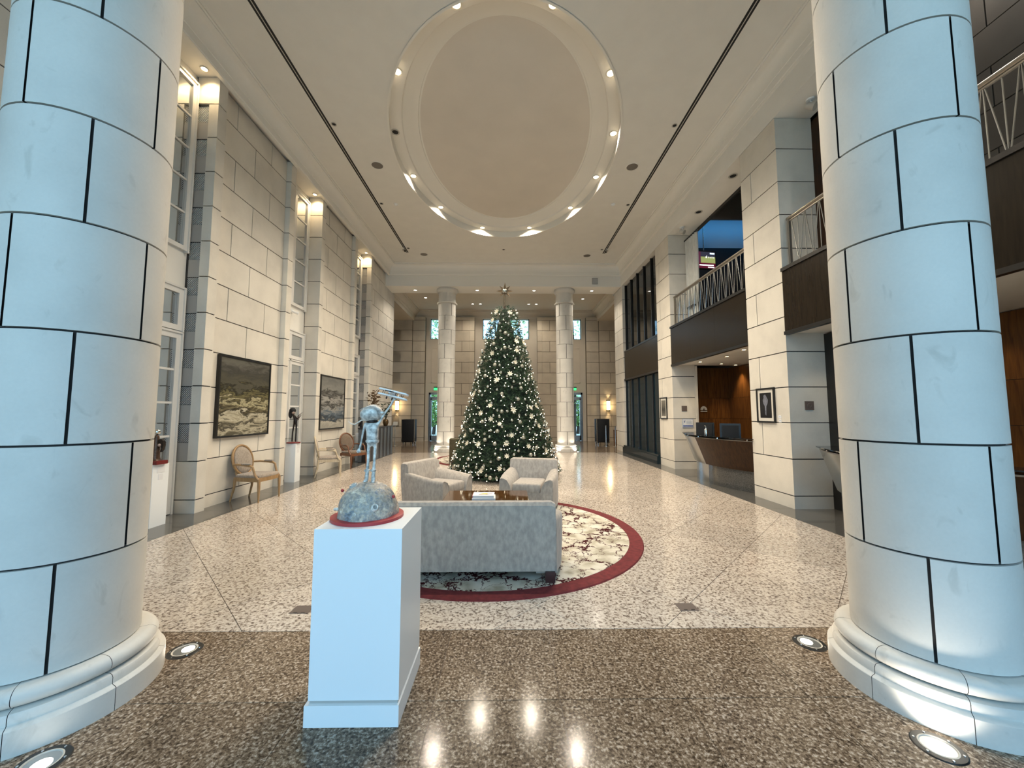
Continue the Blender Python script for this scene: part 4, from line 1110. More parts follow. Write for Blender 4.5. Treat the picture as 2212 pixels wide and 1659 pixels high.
for base, dirs in (((-.056, -.014, FB + .200), [(-.016, -.006, -.022), (-.008, -.012, -.028), (.000, -.010, -.029), (.008, -.008, -.024), (-.016, .008, -.012)]),
                   ((.136, -.006, FB + .484), [(-.020, -.010, .020), (-.008, -.014, .024), (.006, -.012, .024), (.018, -.006, .018), (.014, .012, .010)])):
    for d in dirs:
        b = Vector(base); dd = Vector(d)
        MB().tube([b, b + dd * .6, b + dd + Vector((0, .004, .0))], [.0042, .0036, .0024], 6).build('finger', 'figure_silver', body, 60)
hd = MB().sphere((.006, 0, FB + .408), (.068, .056, .052), 28, 18)
hd.v = [(x, y, z - .010 * max(0, (x - .006) / .068) ** 2 + .006 * math.sin(30 * x)) for x, y, z in hd.v]
head = hd.build('head', 'figure_silver', t, 80)
MB().tube([(.006 + .066 * math.cos(R(a)), -.035 - .024 * abs(math.sin(R(a))), FB + .400 + .044 * math.sin(R(a))) for a in range(35, 150, 12)], .0018, 6).build('seam_line', 'vent_grey', head)
MB().lathe([(.010, 0), (.015, .004), (.014, .014), (.007, .014)], 12, (.073, -.012, FB + .405)).build('ear', 'figure_silver', head, 40)
MB().lathe([(.030, FB + .352), (.034, FB + .358), (.031, FB + .368), (.024, FB + .372)], 20, (.010, 0, 0)).build('collar', 'dark_bronze', t, 50)
MB().tube([(-.018, .0, FB + .362), (-.05, -.004, FB + .368), (-.075, -.004, FB + .352), (-.095, 0, FB + .340), (-.115, .002, FB + .345), (-.135, 0, FB + .362)], [.005, .0045, .0035, .003, .003, .002], 6).build('scarf', 'wire_pale', t, 60)
for x in (-.012, .026): MB().lathe([(.0155, FB + .062), (.0175, FB + .072), (.0145, FB + .074)], 14, (x, -.002, 0)).build('boot_cuff', 'figure_silver', t, 40)
MB().lathe([(.036, FB + .232), (.039, FB + .238), (.039, FB + .246), (.036, FB + .250)], 22, (.015, 0, 0)).build('belt', 'figure_silver', t, 40)
# biplane held overhead
bp = bpy.data.objects.new('toy_biplane', None); COL.objects.link(bp); bp.parent = t; bp.location = (.134, -.004, FB + .525); bp.rotation_euler = (R(-14), R(13), R(-6)); bp.empty_display_size = .02; bp.scale = (1.08, 1.08, 1.08)
def wing(cx, z, half, chord):
    pts = []
    for a in range(-90, 91, 20): pts.append((half - chord / 2 + chord / 2 * math.cos(R(a)), chord / 2 * math.sin(R(a))))
    for a in range(90, 271, 20): pts.append((-half + chord / 2 + chord / 2 * math.cos(R(a)), chord / 2 * math.sin(R(a))))
    return MB().prism([(x + cx, y) for x, y in pts], 'z', z - .004, z + .004)
wing(0, .012, .088, .042).build('upper_wing', 'plane_white', bp)
wing(.002, -.016, .088, .040).build('lower_wing', 'plane_white', bp)
MB().tube([(0, -.055, -.002), (0, -.03, -.002), (0, .02, -.002), (0, .075, .0), (0, .095, .002)], [.008, .013, .013, .007, .003], 12).build('fuselage', 'plane_white', bp, 50)
wing(0, .002, .032, .020).build('tail_wing', 'plane_white', bp).location = (0, .088, 0)
MB().prism([(.078, .0), (.098, .0), (.096, .028), (.086, .026)], 'x', -.002, .002).build('tail_fin', 'plane_white', bp)
MB().box(-.026, .026, -.061, -.058, -.004, .001).build('propeller', 'dark_bronze', bp)
MB().sphere((0, .004, .012), .011, 12, 8).build('pilot', 'figure_silver', bp, 60)
for sx in (-.055, -.02, .02, .055):
    for sy in (-.012, .012): MB().tube([(sx, sy, -.014), (sx, sy, .010)], .0016, 5).build('strut', 'dark_bronze', bp)
for sx in (-.016, .016): MB().sphere((sx, -.03, -.034), (.003, .009, .009), 10, 8).build('wheel', 'dark_bronze', bp, 60)

# ================================================================ SMALL SCULPTURES ON THE LEFT
t = thing('bird_sculpture', 'dark hooded bird figure on a red base, on the nearest slim pedestal', 'sculpture', (-5.00, 5.60, .87))
MB().box(-.10, .10, -.09, .09, 0, .05).build('base', 'base_red', t)
skinned('figure_body', [(0, 0, .10), (0, 0, .20), (.0, 0, .30), (0, 0, .37), (.0, 0, .42), (.0, 0, .05)], [(0, 1), (1, 2), (2, 3), (3, 4), (0, 5)], [.05, .05, .045, .03, .028, .045], 'figure_brown', t)
MB().sphere((.0, 0, .455), (.042, .04, .042), 16, 10).build('hood', 'chrome', t, 60)
wg = MB().prism([(.02, .33), (.07, .36), (.105, .33), (.115, .27), (.10, .20), (.07, .17), (.085, .22), (.07, .27), (.04, .28)], 'y', -.02, .02)
wg.build('wing', 'dark_bronze', t)
wg2 = MB().prism([(-x, z) for x, z in [(.02, .33), (.07, .36), (.105, .33), (.115, .27), (.10, .20), (.07, .17), (.085, .22), (.07, .27), (.04, .28)]], 'y', -.02, .02)
wg2.build('wing', 'dark_bronze', t)
MB().sphere((.06, -.02, .27), .022, 10, 8).build('glazed_patch', 'skin_glaze', t, 60)

t = thing('branch_figure_sculpture', 'thin dark figure with big hair holding branches, on the middle slim pedestal', 'sculpture', (-5.015, 9.175, .885))
MB().lathe([(0, 0), (.145, 0), (.15, .01), (.145, .025), (0, .03)], 32).build('base', 'base_red', t, 40)
fb = skinned('figure_body', [(.03, 0, .50), (.02, 0, .56), (-.01, 0, .63), (-.035, 0, .68), (.0, 0, .46), (-.03, 0, .25), (-.035, 0, .05), (-.02, -.02, .035), (.05, 0, .46), (.05, 0, .25), (.045, 0, .05), (.06, -.02, .035), (.02, 0, .62), (.07, -.02, .58), (.11, -.02, .60)],
        [(0, 1), (1, 2), (2, 3), (0, 4), (4, 5), (5, 6), (6, 7), (0, 8), (8, 9), (9, 10), (10, 11), (2, 12), (12, 13), (13, 14)], [.045, .038, .03, .018, .022, .016, .018, .012, .022, .015, .018, .012, .018, .012, .01], 'dark_bronze', t)
MB().sphere((-.03, 0, .725), (.04, .04, .05), 14, 10).build('head', 'skin_glaze', t, 60)
hair = MB().sphere((-.055, .01, .765), (.075, .06, .07), 18, 12)
hair.sphere((-.10, .01, .68), (.045, .045, .10), 14, 10)
hair.build('hair', 'matte_black', t, 60)
random.seed(11)
for k in range(9):
    a = Vector((.08 + random.uniform(-.02, .04), -.01, .56 + random.uniform(-.03, .05)))
    e = a + Vector((random.uniform(.0, .10), random.uniform(-.05, .05), random.uniform(.02, .16)))
    MB().tube([a, (a + e) / 2 + Vector((.01, 0, .01)), e], [.005, .004, .002], 5).build('twig', 'figure_brown', t)
t = thing('pointed_sculpture', 'dark pointed upright carving on the farthest slim pedestal', 'sculpture', (-4.925, 13.125, .92))
skinned('carving', [(0, 0, .02), (.01, 0, .15), (-.01, 0, .28), (.02, 0, .42), (.05, 0, .52), (-.05, 0, .30), (-.08, 0, .22)], [(0, 1), (1, 2), (2, 3), (3, 4), (2, 5), (5, 6)], [.07, .05, .055, .03, .010, .03, .02], 'dark_bronze', t)
MB().lathe([(0, 0), (.08, 0), (.08, .02), (0, .025)], 20).build('base', 'matte_black', t, 40)

# ================================================================ OVAL-BACK CHAIRS (left wall)
def oval_chair(label, loc, rotz):
    """front faces local +x"""
    t = thing('oval_back_armchair', label, 'chair', loc, rotz, 'oval-back armchairs along the left wall')
    wood_, pad = 'light_oak', 'seat_taupe'
    for sy in (-1, 1):
        MB().tube([(.26, sy * .26, .40), (.265, sy * .262, .25), (.27, sy * .265, .02), (.27, sy * .265, 0)], [.026, .024, .014, .013], 10).build('front_leg', wood_, t, 50)
        MB().tube([(-.24, sy * .21, .42), (-.255, sy * .215, .22), (-.31, sy * .225, 0)], [.024, .02, .014], 10).build('rear_leg', wood_, t, 50)
        a = MB().tube([(-.265, sy * .235, .66), (-.15, sy * .27, .665), (.0, sy * .285, .655), (.10, sy * .285, .645), (.15, sy * .283, .62), (.165, sy * .280, .56), (.19, sy * .275, .48), (.25, sy * .265, .40)], [.016, .017, .018, .020, .020, .019, .020, .024], 10).build('arm', wood_, t, 50)
        p = rbox(.17, .05, .03, .012, 2); p.v = [(x + .02, y + sy * .285, z + .665) for x, y, z in p.v]; p.build('arm_pad', pad, a, 40)
    fr = MB()
    pts = [(-.25, -.22), (-.25, .22), (.26, .27), (.285, .0), (.26, -.27)]
    fr.prism(pts, 'z', .36, .43); fr.build('seat_rail', wood_, t)
    rings = []
    for z, s in ((.43, .97), (.455, 1.0), (.475, .96), (.488, .86), (.494, .6)):
        rings.append([(x * s + .005, y * s, z) for x, y in [(-.24, -.21), (-.24, 0), (-.24, .21), (0, .245), (.25, .26), (.28, .13), (.29, 0), (.28, -.13), (.25, -.26), (0, -.245)]])
    MB().loft(rings).build('seat_pad', pad, t, 60)
    # oval back leaning back
    M = Matrix.Translation((-.285, 0, .72)) @ Matrix.Rotation(R(-12), 4, 'Y')
    el = [(0, .235 * math.cos(2 * math.pi * k / 36), .275 * math.sin(2 * math.pi * k / 36)) for k in range(36)]
    MB().tube(el, .021, 8, closed=True).rot(M).build('back_frame', wood_, t, 60)
    rings = []
    for x, s in ((-.018, .90), (-.02, .2),):
        pass
    rr = []
    for x, s in ((-.03, .5), (-.022, .90), (.0, .95), (.02, .90), (.034, .65), (.040, .25)):
        rr.append([(x, .225 * s * math.cos(2 * math.pi * k / 28), .265 * s * math.sin(2 * math.pi * k / 28)) for k in range(28)])
    MB().loft(rr).rot(M).build('back_pad', pad, t, 60)
    for sy in (-1, 1): MB().tube([(-.245, sy * .16, .42), (-.275, sy * .165, .53)], [.018, .016], 8).build('back_post', wood_, t)
    return t
ch = oval_chair('light oak oval-back armchair below the ochre seascape', (-4.66, 7.32, 0), R(-6))
KIDS = {}
dup(ch, (-4.56, 10.02, 0), R(26), 'pale oval-back armchair seen side-on below the grey seascape', swap={'light_oak': 'pale_oak'})
dup(ch, (-4.52, 11.45, 0), R(-30), 'red-brown oval-back armchair with dark seat beyond the grey seascape', swap={'light_oak': 'red_wood', 'seat_taupe': 'seat_dark'})

# ================================================================ PAINTINGS AND FRAMED PRINTS
def painting(y0, y1, z0, z1, canvas, label):
    t = thing('framed_painting', label, 'painting', (LW, (y0 + y1) / 2, z0))
    h = (y1 - y0) / 2; H_ = z1 - z0
    m = MB()
    for a, b, c, d in ((-h, h, 0, .03), (-h, h, H_ - .03, H_), (-h, -h + .03, .03, H_ - .03), (h - .03, h, .03, H_ - .03)): m.box(0.002, .06, a, b, c, d)
    m.build('frame', 'black_frame', t)
    MB().box(.004, .045, -h + .03, h - .03, .03, H_ - .03).build('canvas', canvas, t)
painting(6.75, 8.21, 1.155, 2.63, 'canvas_ochre', 'large black-framed ochre and black seascape on the left wall, nearest')
painting(10.43, 11.98, 1.135, 2.64, 'canvas_grey', 'black-framed grey stormy seascape on the left wall, farther away')
# ================================================================ CHRISTMAS TREE
random.seed(21)
TX, TY = -.06, 10.0
tree = thing('christmas_tree', 'tall conical green christmas tree in the middle of the lobby', 'christmas tree', (TX, TY, 0))
TH = 4.42
def tr_r(z):
    if z < .12: return 1.36
    return max(.10, 1.42 + (.33 - 1.42) * ((z - .12) / (4.25 - .12)) ** .92) if z < 4.28 else .28 * max(0, (4.46 - z) / .18) ** .5 + .02
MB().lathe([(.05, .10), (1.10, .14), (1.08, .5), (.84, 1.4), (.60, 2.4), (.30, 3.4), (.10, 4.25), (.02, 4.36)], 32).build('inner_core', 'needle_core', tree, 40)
MB().tube([(0, 0, 0), (0, 0, 4.4)], [.09, .03], 10).build('trunk', 'bark', tree)
fm = MB()
GA = 2.399963
nspr = 6400
for i in range(nspr):
    u = (i + .5) / nspr
    z = .06 + 4.32 * ((1 - math.sqrt(1 - u * .999)) if i % 5 else random.random())     # denser where the cone is wider
    a = i * GA + random.uniform(-.1, .1)
    r = tr_r(z) * random.uniform(.80, 1.0) * (1 + .035 * math.sin(z * 9 + a * 2))
    o = Vector((math.cos(a), math.sin(a), 0)); tang = Vector((-o.y, o.x, 0))
    p = Vector((o.x * r, o.y * r, z))
    d = (o * random.uniform(.5, 1) + Vector((0, 0, random.uniform(-.35, .55))) + tang * random.uniform(-.6, .6)).normalized()
    L = random.uniform(.09, .15)
    base = p - d * L * .75
    s1 = d.orthogonal().normalized(); s2 = d.cross(s1)
    for k in range(11):                                      # needles fan along the twig
        f = (k + .5) / 11; b = base + d * L * f
        ang = k * 2.4; side = s1 * math.cos(ang) + s2 * math.sin(ang)
        tip = b + side * random.uniform(.030, .048) + d * random.uniform(.025, .045)
        w = d.cross(side) * .0065
        fm.add([b - w, b + w, tip], [(0, 1, 2)])
    tipd = base + d * (L * 1.25)
    fm.add([base + s1 * .006, base - s1 * .006, tipd], [(0, 1, 2)])
me = bpy.data.meshes.new('foliage'); me.from_pydata(fm.v, [], fm.f); me.materials.append(MATS['needles'])
fo = place('foliage', me, tree); fo['kind'] = 'stuff'
# star on top
st = thing('tree_star', 'pointed dark metal star with silver ball on top of the tree', 'star', (TX, TY, 4.40))
MB().tube([(0, 0, 0), (0, 0, .36)], [.03, .02], 10).build('stem', 'star_metal', st)
MB().sphere((0, 0, .42), .075, 20, 12).build('ball', 'silver_ball', st, 60)
for a, L in ((88, .25), (45, .20), (0, .235), (-45, .20), (-135, .20), (180, .225), (135, .20)):
    d = Vector((math.cos(R(a)), 0, math.sin(R(a)))); s = Vector((-d.z, 0, d.x))
    c = Vector((0, 0, .42)); b = c + d * .05
    MB().add([b + s * .045, b - s * .045, b + Vector((0, .03, 0)), b - Vector((0, .03, 0)), c + d * L], [(0, 2, 4), (2, 1, 4), (1, 3, 4), (3, 0, 4), (0, 1, 2), (0, 1, 3)]).build('ray', 'star_metal', st)
for a in (60, -60, 120, -120):
    d = Vector((0, math.cos(R(a)), math.sin(R(a)))); c = Vector((0, 0, .42)); s = Vector((0, -d.z, d.y)); b = c + d * .05
    MB().add([b + s * .04, b - s * .04, b + Vector((.03, 0, 0)), b - Vector((.03, 0, 0)), c + d * .2], [(0, 2, 4), (2, 1, 4), (1, 3, 4), (3, 0, 4)]).build('ray', 'star_metal', st)
# ornaments: on the side that faces the lobby entrance and round both flanks
def on_tree(n, seed, spread, out, zmax=4.2, zmin=.12, mind=.0):
    random.seed(seed); P = []; tries = 0
    while len(P) < n and tries < n * 60:
        tries += 1
        u = random.random(); z = zmin + (zmax - zmin) * ((1 - math.sqrt(1 - u * .995)) if random.random() < .78 else random.random())
        a = -math.pi / 2 + (math.asin(random.uniform(-1, 1)) * spread / 1.6 if spread < 3 else random.uniform(-spread, spread))
        r = tr_r(z) * out
        p = Vector((r * math.cos(a), r * math.sin(a), z))
        if mind and any((p - q).length < mind for q, _ in P): continue
        P.append((p, a))
    return P
bm1 = MB().sphere((0, 0, 0), .036, 14, 9); ball_me = bm1.mesh('glass', 'silver_ball', 60)
cap_me = MB().lathe([(.011, .033), (.011, .043), (.004, .045), (.003, .055), (0, .055)], 10).mesh('cap', 'star_metal', 40)
big_me = MB().sphere((0, 0, 0), .046, 16, 10).mesh('glass', 'pearl_ball', 60)
bcap_me = MB().lathe([(.013, .043), (.013, .053), (.004, .055), (.003, .065), (0, .065)], 10).mesh('cap', 'star_metal', 40)
for k, (p, a) in enumerate(on_tree(200, 5, 1.9, 1.0, mind=.13)):
    b = thing('bauble', 'small shiny silver bauble hanging on the christmas tree', 'ornament', (TX + p.x, TY + p.y, p.z), 0, 'silver baubles on the tree')
    place('glass', ball_me, b); place('cap', cap_me, b)
for k, (p, a) in enumerate(on_tree(46, 8, 1.9, 1.0, mind=.25)):
    b = thing('bauble', 'larger matt champagne bauble hanging on the christmas tree', 'ornament', (TX + p.x, TY + p.y, p.z), 0, 'champagne baubles on the tree')
    place('glass', big_me, b); place('cap', bcap_me, b)
pet = MB().prism([(0, -.004), (.03, -.020), (.062, -.012), (.085, 0), (.062, .012), (.03, .020), (0, .004)], 'z', -.002, .002).mesh('petal', 'cream_flower')
core_me = MB().sphere((0, 0, .006), .014, 10, 6).mesh('flower_centre', 'gold_flower', 60)
for k, (p, a) in enumerate(on_tree(42, 15, 1.8, 1.02, mind=.22)):
    f = thing('poinsettia_ornament', 'cream artificial poinsettia flower pinned on the christmas tree', 'ornament', (TX + p.x, TY + p.y, p.z), 0, 'poinsettia flowers on the tree')
    f.rotation_euler = Vector((math.cos(a), math.sin(a), random.uniform(0, .5))).to_track_quat('Z', 'Y').to_euler()
    f.scale = [random.uniform(.75, 1.05)] * 3
    for q in range(7):
        o = place('petal', pet, f); o.rotation_euler = (0, R(-14), q * 2 * math.pi / 7)
    place('flower_centre', core_me, f)
# fairy lights: strings wound round the cone, bulbs as parts
ft = thing('fairy_light_string', 'strings of warm white fairy lights wound round the christmas tree', 'lights', (TX, TY, 0))
bul = MB().sphere((0, 0, 0), .0095, 8, 6).mesh('bulb', 'fairy_light', 60)
front = on_tree(270, 33, 1.75, 1.03, 4.3, .08, mind=.055)
for p, a in front: place('bulb', bul, ft, p)
rest = MB()
for p, a in on_tree(150, 77, math.pi, 1.02, 4.3, .08): rest.sphere(p, .010, 6, 4)
o = rest.build('remaining_bulbs', 'fairy_light', ft); o['kind'] = 'stuff'
for w in range(9):
    z0 = .35 + w * .45
    pts = [Vector((tr_r(z0 + .03 * math.sin(a * 3)) * 1.01 * math.cos(a), tr_r(z0 + .03 * math.sin(a * 3)) * 1.01 * math.sin(a), z0 + .45 * (a + math.pi) / (2 * math.pi) + .04 * math.sin(a * 5))) for a in [-math.pi + k * 2 * math.pi / 60 for k in range(61)]]
    pts = [Vector((tr_r(p.z) * 1.01 * math.cos(math.atan2(p.y, p.x)), tr_r(p.z) * 1.01 * math.sin(math.atan2(p.y, p.x)), p.z)) for p in pts]
    MB().tube(pts, .003, 4).build('wire', 'wire_green', ft)
# ================================================================ BALCONY RAILINGS
def railing(y0, y1, label):
    x = 4.90; zb, zt = 4.10, 4.97
    t = thing('balcony_railing', label, 'railing', (x, (y0 + y1) / 2, zb))
    o = (y0 + y1) / 2; h = zt - zb
    MB().tube([(0, y0 - o, h), (0, y1 - o, h)], .032, 12).build('top_rail', 'rail_bronze', t, 40)
    MB().box(-.012, .012, y0 - o, y1 - o, h - .055, h - .035).build('upper_bar', 'rail_bronze', t)
    MB().box(-.012, .012, y0 - o, y1 - o, .0, .02).build('lower_bar', 'rail_bronze', t)
    for y in (y0 + .03, y1 - .03): MB().box(-.02, .02, y - o - .02, y - o + .02, 0, h).build('post', 'rail_bronze', t)
    n = 2 * int((y1 - y0 - .2) / .28); s = (y1 - y0 - .16) / n
    dv = MB().tube([(0, 0, .02), (0, 0, h - .04)], .0075, 6).mesh('picket', 'steel', 40)
    da = MB().tube([(0, -s / 2 + .012, .02), (0, s / 2 - .012, h - .04)], .0075, 6).mesh('picket', 'steel', 40)
    db = MB().tube([(0, s / 2 - .012, .02), (0, -s / 2 + .012, h - .04)], .0075, 6).mesh('picket', 'steel', 40)
    for k in range(n):
        y = y0 + .08 + s * (k + .5) - o
        place('picket', da if k % 2 else db, t, (0, y, 0))
    for k in range(1, n): place('picket', dv, t, (0, y0 + .08 + s * k - o, 0))
railing(7.55, 10.98, 'steel zigzag picket railing on the balcony above the middle reception desk')
railing(2.98, 6.42, 'steel zigzag picket railing on the balcony nearest the camera')

# ================================================================ UPSTAIRS: curtain, television
t = thing('curtain', 'white tied curtain behind the middle balcony railing', 'curtain', (5.17, 10.40, 4.12))
rings = []
for z, w in ((2.42, 1.0), (2.3, 1.0), (1.6, 1.0), (1.0, .98), (.55, .78), (.42, .62), (.3, .70), (0.0, .78)):
    r_ = []
    for k in range(41):
        u = k / 40; r_.append((.035 * math.sin(u * 38) * (1.15 - w * .3), (-.33 + .66 * u) * w + .08 * (1 - w), z))
    for k in range(40, -1, -1):
        u = k / 40; r_.append((.035 * math.sin(u * 38) * (1.15 - w * .3) + .012, (-.33 + .66 * u) * w + .08 * (1 - w), z))
    rings.append(r_)
MB().loft(rings).build('cloth', 'curtain_white', t, 60)
MB().tube([(.0, -.40, 2.46), (0, .40, 2.46)], .02, 8).build('rod', 'black_metal', t)
MB().box(-.07, .08, -.16, .24, .40, .45).build('tie', 'matte_black', t)
t = thing('television', 'lit television showing a field game, hanging upstairs behind the curtain', 'television', (6.33, 11.75, 6.12), R(8))
MB().box(-.31, .31, 0, .06, 0, .60).build('casing', 'black_metal', t)
def screen(name, x0, x1, z0, z1, col, s, dy=0):
    key = 'screen_' + name
    if key not in MATS: glow(key, col, s, sampled=False)
    MB().box(x0, x1, -.004 - dy, .001, z0, z1).build(name, key, t)
screen('pitch', -.22, .28, .20, .40, (.30, .34, .12), .6)
screen('crowd', -.22, .28, .40, .56, (.03, .03, .05), .6)
screen('side_banner', -.29, -.22, .20, .56, (.10, .02, .05), .5)
screen('lower_banner', -.29, .28, .03, .20, (.12, .01, .03), .5)
screen('score_strip', -.27, .22, .11, .145, (.9, .9, .9), 1.1, .002)
screen('corner_score', .10, .26, .49, .54, (.6, .8, 1.0), 1.1, .002)
screen('lower_strip', .02, .24, .05, .075, (.9, .85, .85), 1.0, .002)
for k, (x, h) in enumerate(((-.05, .05), (-.02, .08), (.05, .05), (.10, .04), (.16, .05), (.22, .04))): screen('player', x, x + .018, .36, .36 + h, (.9, .9, .85), 1.0, .003)
MB().tube([(-.05, .08, .60), (-.05, .08, 2.3)], .02, 8).build('ceiling_pole', 'brushed_steel', t)

# ================================================================ RECEPTION DESKS
def desk_x(y): return 4.30 + ((y - 8.9) / 1.45) ** 2 * .45
def desk(label):
    t = thing('reception_desk', label, 'desk', (5.0, 8.9, 0))
    ys = [7.46 + k * (10.36 - 7.46) / 24 for k in range(25)]
    split = 12
    def skin(a, b, z0, z1, o0, o1, th):
        rings = []
        for y in ys[a:b + 1]:
            x = desk_x(y); rings.append([(x + o0 - 5, y - 8.9, z0), (x + o1 - 5, y - 8.9, z1), (x + o1 + th - 5, y - 8.9, z1), (x + o0 + th - 5, y - 8.9, z0)])
        return MB().loft(rings)
    for a, b in ((0, 4), (4, 8), (8, split)):
        skin(a, b, .42, 1.035, .30, .06, .03).build('veneer_panel', 'dark_wood', t, 40)
    skin(split, 24, .42, 1.035, .295, .055, .035).build('steel_cladding', 'brushed_steel', t, 40)
    skin(0, split, .0, .42, .36, .36, .03).build('plinth', 'granite_grey', t, 40)
    skin(split, 24, .0, .42, .355, .355, .035).build('steel_plinth', 'brushed_steel', t, 40)
    rings = []
    for y in ys:
        x = desk_x(y) - 5; rings.append([(x, y - 8.9, 1.075), (x, y - 8.9, 1.09), (x + .36, y - 8.9, 1.09), (x + .36, y - 8.9, 1.075)])
    MB().loft(rings).build('glass_counter', 'dark_glass', t, 40)
    skin(0, 24, 1.028, 1.045, .055, .055, .32).build('top_rail', 'rail_bronze', t, 40)
    for k in (1, 6, 11, 16, 21):
        y = ys[k]; MB().tube([(desk_x(y) + .07 - 5, y - 8.9, 1.04), (desk_x(y) + .07 - 5, y - 8.9, 1.078)], .014, 10).build('counter_post', 'chrome', t)
    MB().box(-.02, .48, -1.43, 1.40, .70, .735).build('work_top', 'dark_wood', t)
    MB().box(.30, .46, -1.40, 1.38, .0, .70).build('rear_panel', 'dark_wood', t)
    return t
dk = desk('curved dark wood reception desk with steel end under the middle balcony')
dup(dk, (5.0, 8.9 - 4.45, 0), None, 'curved reception desk beside the nearest pier, mostly hidden by the right column')
def monitor(loc, rz, label):
    t = thing('desk_monitor', label, 'monitor', loc, rz)
    MB().box(-.20, .20, -.02, .02, .14, .46).build('casing', 'black_metal', t)
    MB().box(-.16, .16, -.045, -.02, .18, .42).build('rear_shell', 'matte_black', t)
    MB().box(-.03, .03, -.01, .01, .0, .2).build('stand', 'steel', t)
    MB().box(-.11, .11, -.08, .08, 0, .012).build('foot', 'black_metal', t)
    return t
monitor((4.78, 9.25, .735 + .17), R(-38), 'black desk monitor at the steel end of the middle reception desk')
monitor((4.86, 8.35, .735 + .17), R(-30), 'black desk monitor in the middle of the reception desk')
for x, y in ((4.78, 9.25), (4.86, 8.35)):
    s = thing('monitor_riser', 'dark box riser under the %s monitor' % ('left' if y > 9 else 'right'), 'riser', (x, y, .735))
    MB().box(-.14, .14, -.10, .10, 0, .17).build('shell', 'matte_black', s)
t = thing('soap_bottle', 'slim steel pump bottle on the reception counter', 'bottle', (4.52, 8.72, 1.09))
MB().lathe([(0, 0), (.035, 0), (.037, .01), (.037, .12), (.028, .14), (.012, .15), (.012, .17), (0, .17)], 20).build('body', 'chrome', t, 50)
MB().tube([(0, 0, .16), (0, 0, .21), (-.03, 0, .215)], .006, 8).build('pump', 'chrome', t)

# wall emblem, pier prints, plaques, sign
t = thing('wall_emblem', 'pale half-round emblem plate on the dark veneer behind the reception', 'sign', (5.93, 11.53, 1.68))
pts = [(.10 * math.cos(R(a)), .115 * math.sin(R(a))) for a in range(0, 181, 12)]
MB().prism(pts, 'y', -.012, 0).build('half_disc', 'mat_board', t)
MB().box(-.10, .10, -.016, -.0, -.055, -.03).build('base_bar', 'mat_board', t)
MB().prism([(-.03, .02), (.0, .06), (.035, .03), (.02, .0), (-.02, .0)], 'y', -.016, -.012).build('leaf_mark', 'rail_bronze', t)
MB().box(-.08, .10, -.016, -.0, -.022, -.012).build('wave_line', 'rail_bronze', t)
def pier_print(y0, y1, z0, z1, label, tone):
    t = thing('framed_print', label, 'picture', (RP, (y0 + y1) / 2, z0)); h = (y1 - y0) / 2; H_ = z1 - z0; m = MB()
    for a, b, c, d in ((-h, h, 0, .03), (-h, h, H_ - .03, H_), (-h, -h + .03, .03, H_ - .03), (h - .03, h, .03, H_ - .03)): m.box(-.03, -.002, a, b, c, d)
    m.build('frame', 'black_frame', t)
    MB().box(-.016, -.004, -h + .03, h - .03, .03, H_ - .03).build('mount', 'mat_board', t)
    p = MB().box(-.019, -.015, -h + .09, h - .09, .09, H_ - .09).build('print', tone, t)
    return t, h, H_, p
painting_material('print_dark', [(0, (.012, .012, .013)), (.5, (.02, .02, .022)), (1, (.012, .012, .013))], 2.0, .3)
painting_material('print_grey', [(0, (.16, .15, .13)), (.4, (.05, .05, .045)), (.7, (.14, .13, .11)), (1, (.2, .19, .16))], 5.0, .3)
plain('print_figure', (.17, .18, .22), .6, noise=.4, nscale=20)
t, h, H_, p = pier_print(6.79, 7.28, 1.415, 2.055, 'black-framed dark print with a pale figure on the nearest right pier', 'print_dark')
MB().prism([(-.01, .13), (.015, .15), (.02, .30), (.06, .36), (.07, .42), (.04, .46), (.05, .50), (.0, .52), (-.03, .48), (-.07, .42), (-.06, .36), (-.02, .30)], 'x', -.0205, -.019).build('figure', 'print_figure', p)
pier_print(11.42, 11.91, 1.41, 2.065, 'black-framed grey print on the middle right pier', 'print_grey')
for z, q in ((1.50, 0), (1.43, 1)):
    t = thing('caption_card', ('upper', 'lower')[q] + ' small white caption card beside the dark print', 'card', (RP, 6.70, z))
    MB().box(-.004, -.0005, -.035, .035, 0, .055).build('card', 'paper_white', t)
    MB().box(-.005, -.004, -.02, .02, .02, .035).build('print', 'grey_print', t)
for x, y, lab in ((5.125, 6.46, 'square brown plaque on the front of the nearest right pier'), (5.11, 11.03, 'square brown plaque on the front of the middle right pier')):
    t = thing('wall_plaque', lab, 'plaque', (x, y, 1.72))
    MB().box(-.075, .075, -.014, -.001, -.075, .075).build('plate', 'plaque_brown', t)
    MB().lathe([(.03, 0), (.034, .003), (.04, 0)], 20).rot(Matrix.Translation((0, -.014, 0)) @ Matrix.Rotation(R(90), 4, 'X')).build('raised_ring', 'plaque_brown', t)
t = thing('notice_sign', 'small framed white and blue notice on the middle right pier', 'sign', (5.195, 11.03, 1.175))
MB().box(-.155, .155, -.02, -.001, 0, .245).build('frame', 'grey_print', t)
MB().box(-.14, .14, -.024, -.018, .015, .23).build('sheet', 'paper_white', t)
MB().box(-.14, .14, -.026, -.02, .03, .062).build('blue_band', 'blue_print', t)
MB().prism([(-.125, .205), (-.07, .205), (-.0975, .13)], 'y', -.026, -.022).build('shield', 'blue_print', t)
MB().prism([(-.115, .20), (-.085, .20), (-.0975, .165)], 'y', -.028, -.024).build('shield_centre', 'paper_white', t)
for k in range(4): MB().box(-.045, .115 - .02 * (k % 2), -.026, -.022, .10 + k * .027, .112 + k * .027).build('text_line', 'grey_print', t)

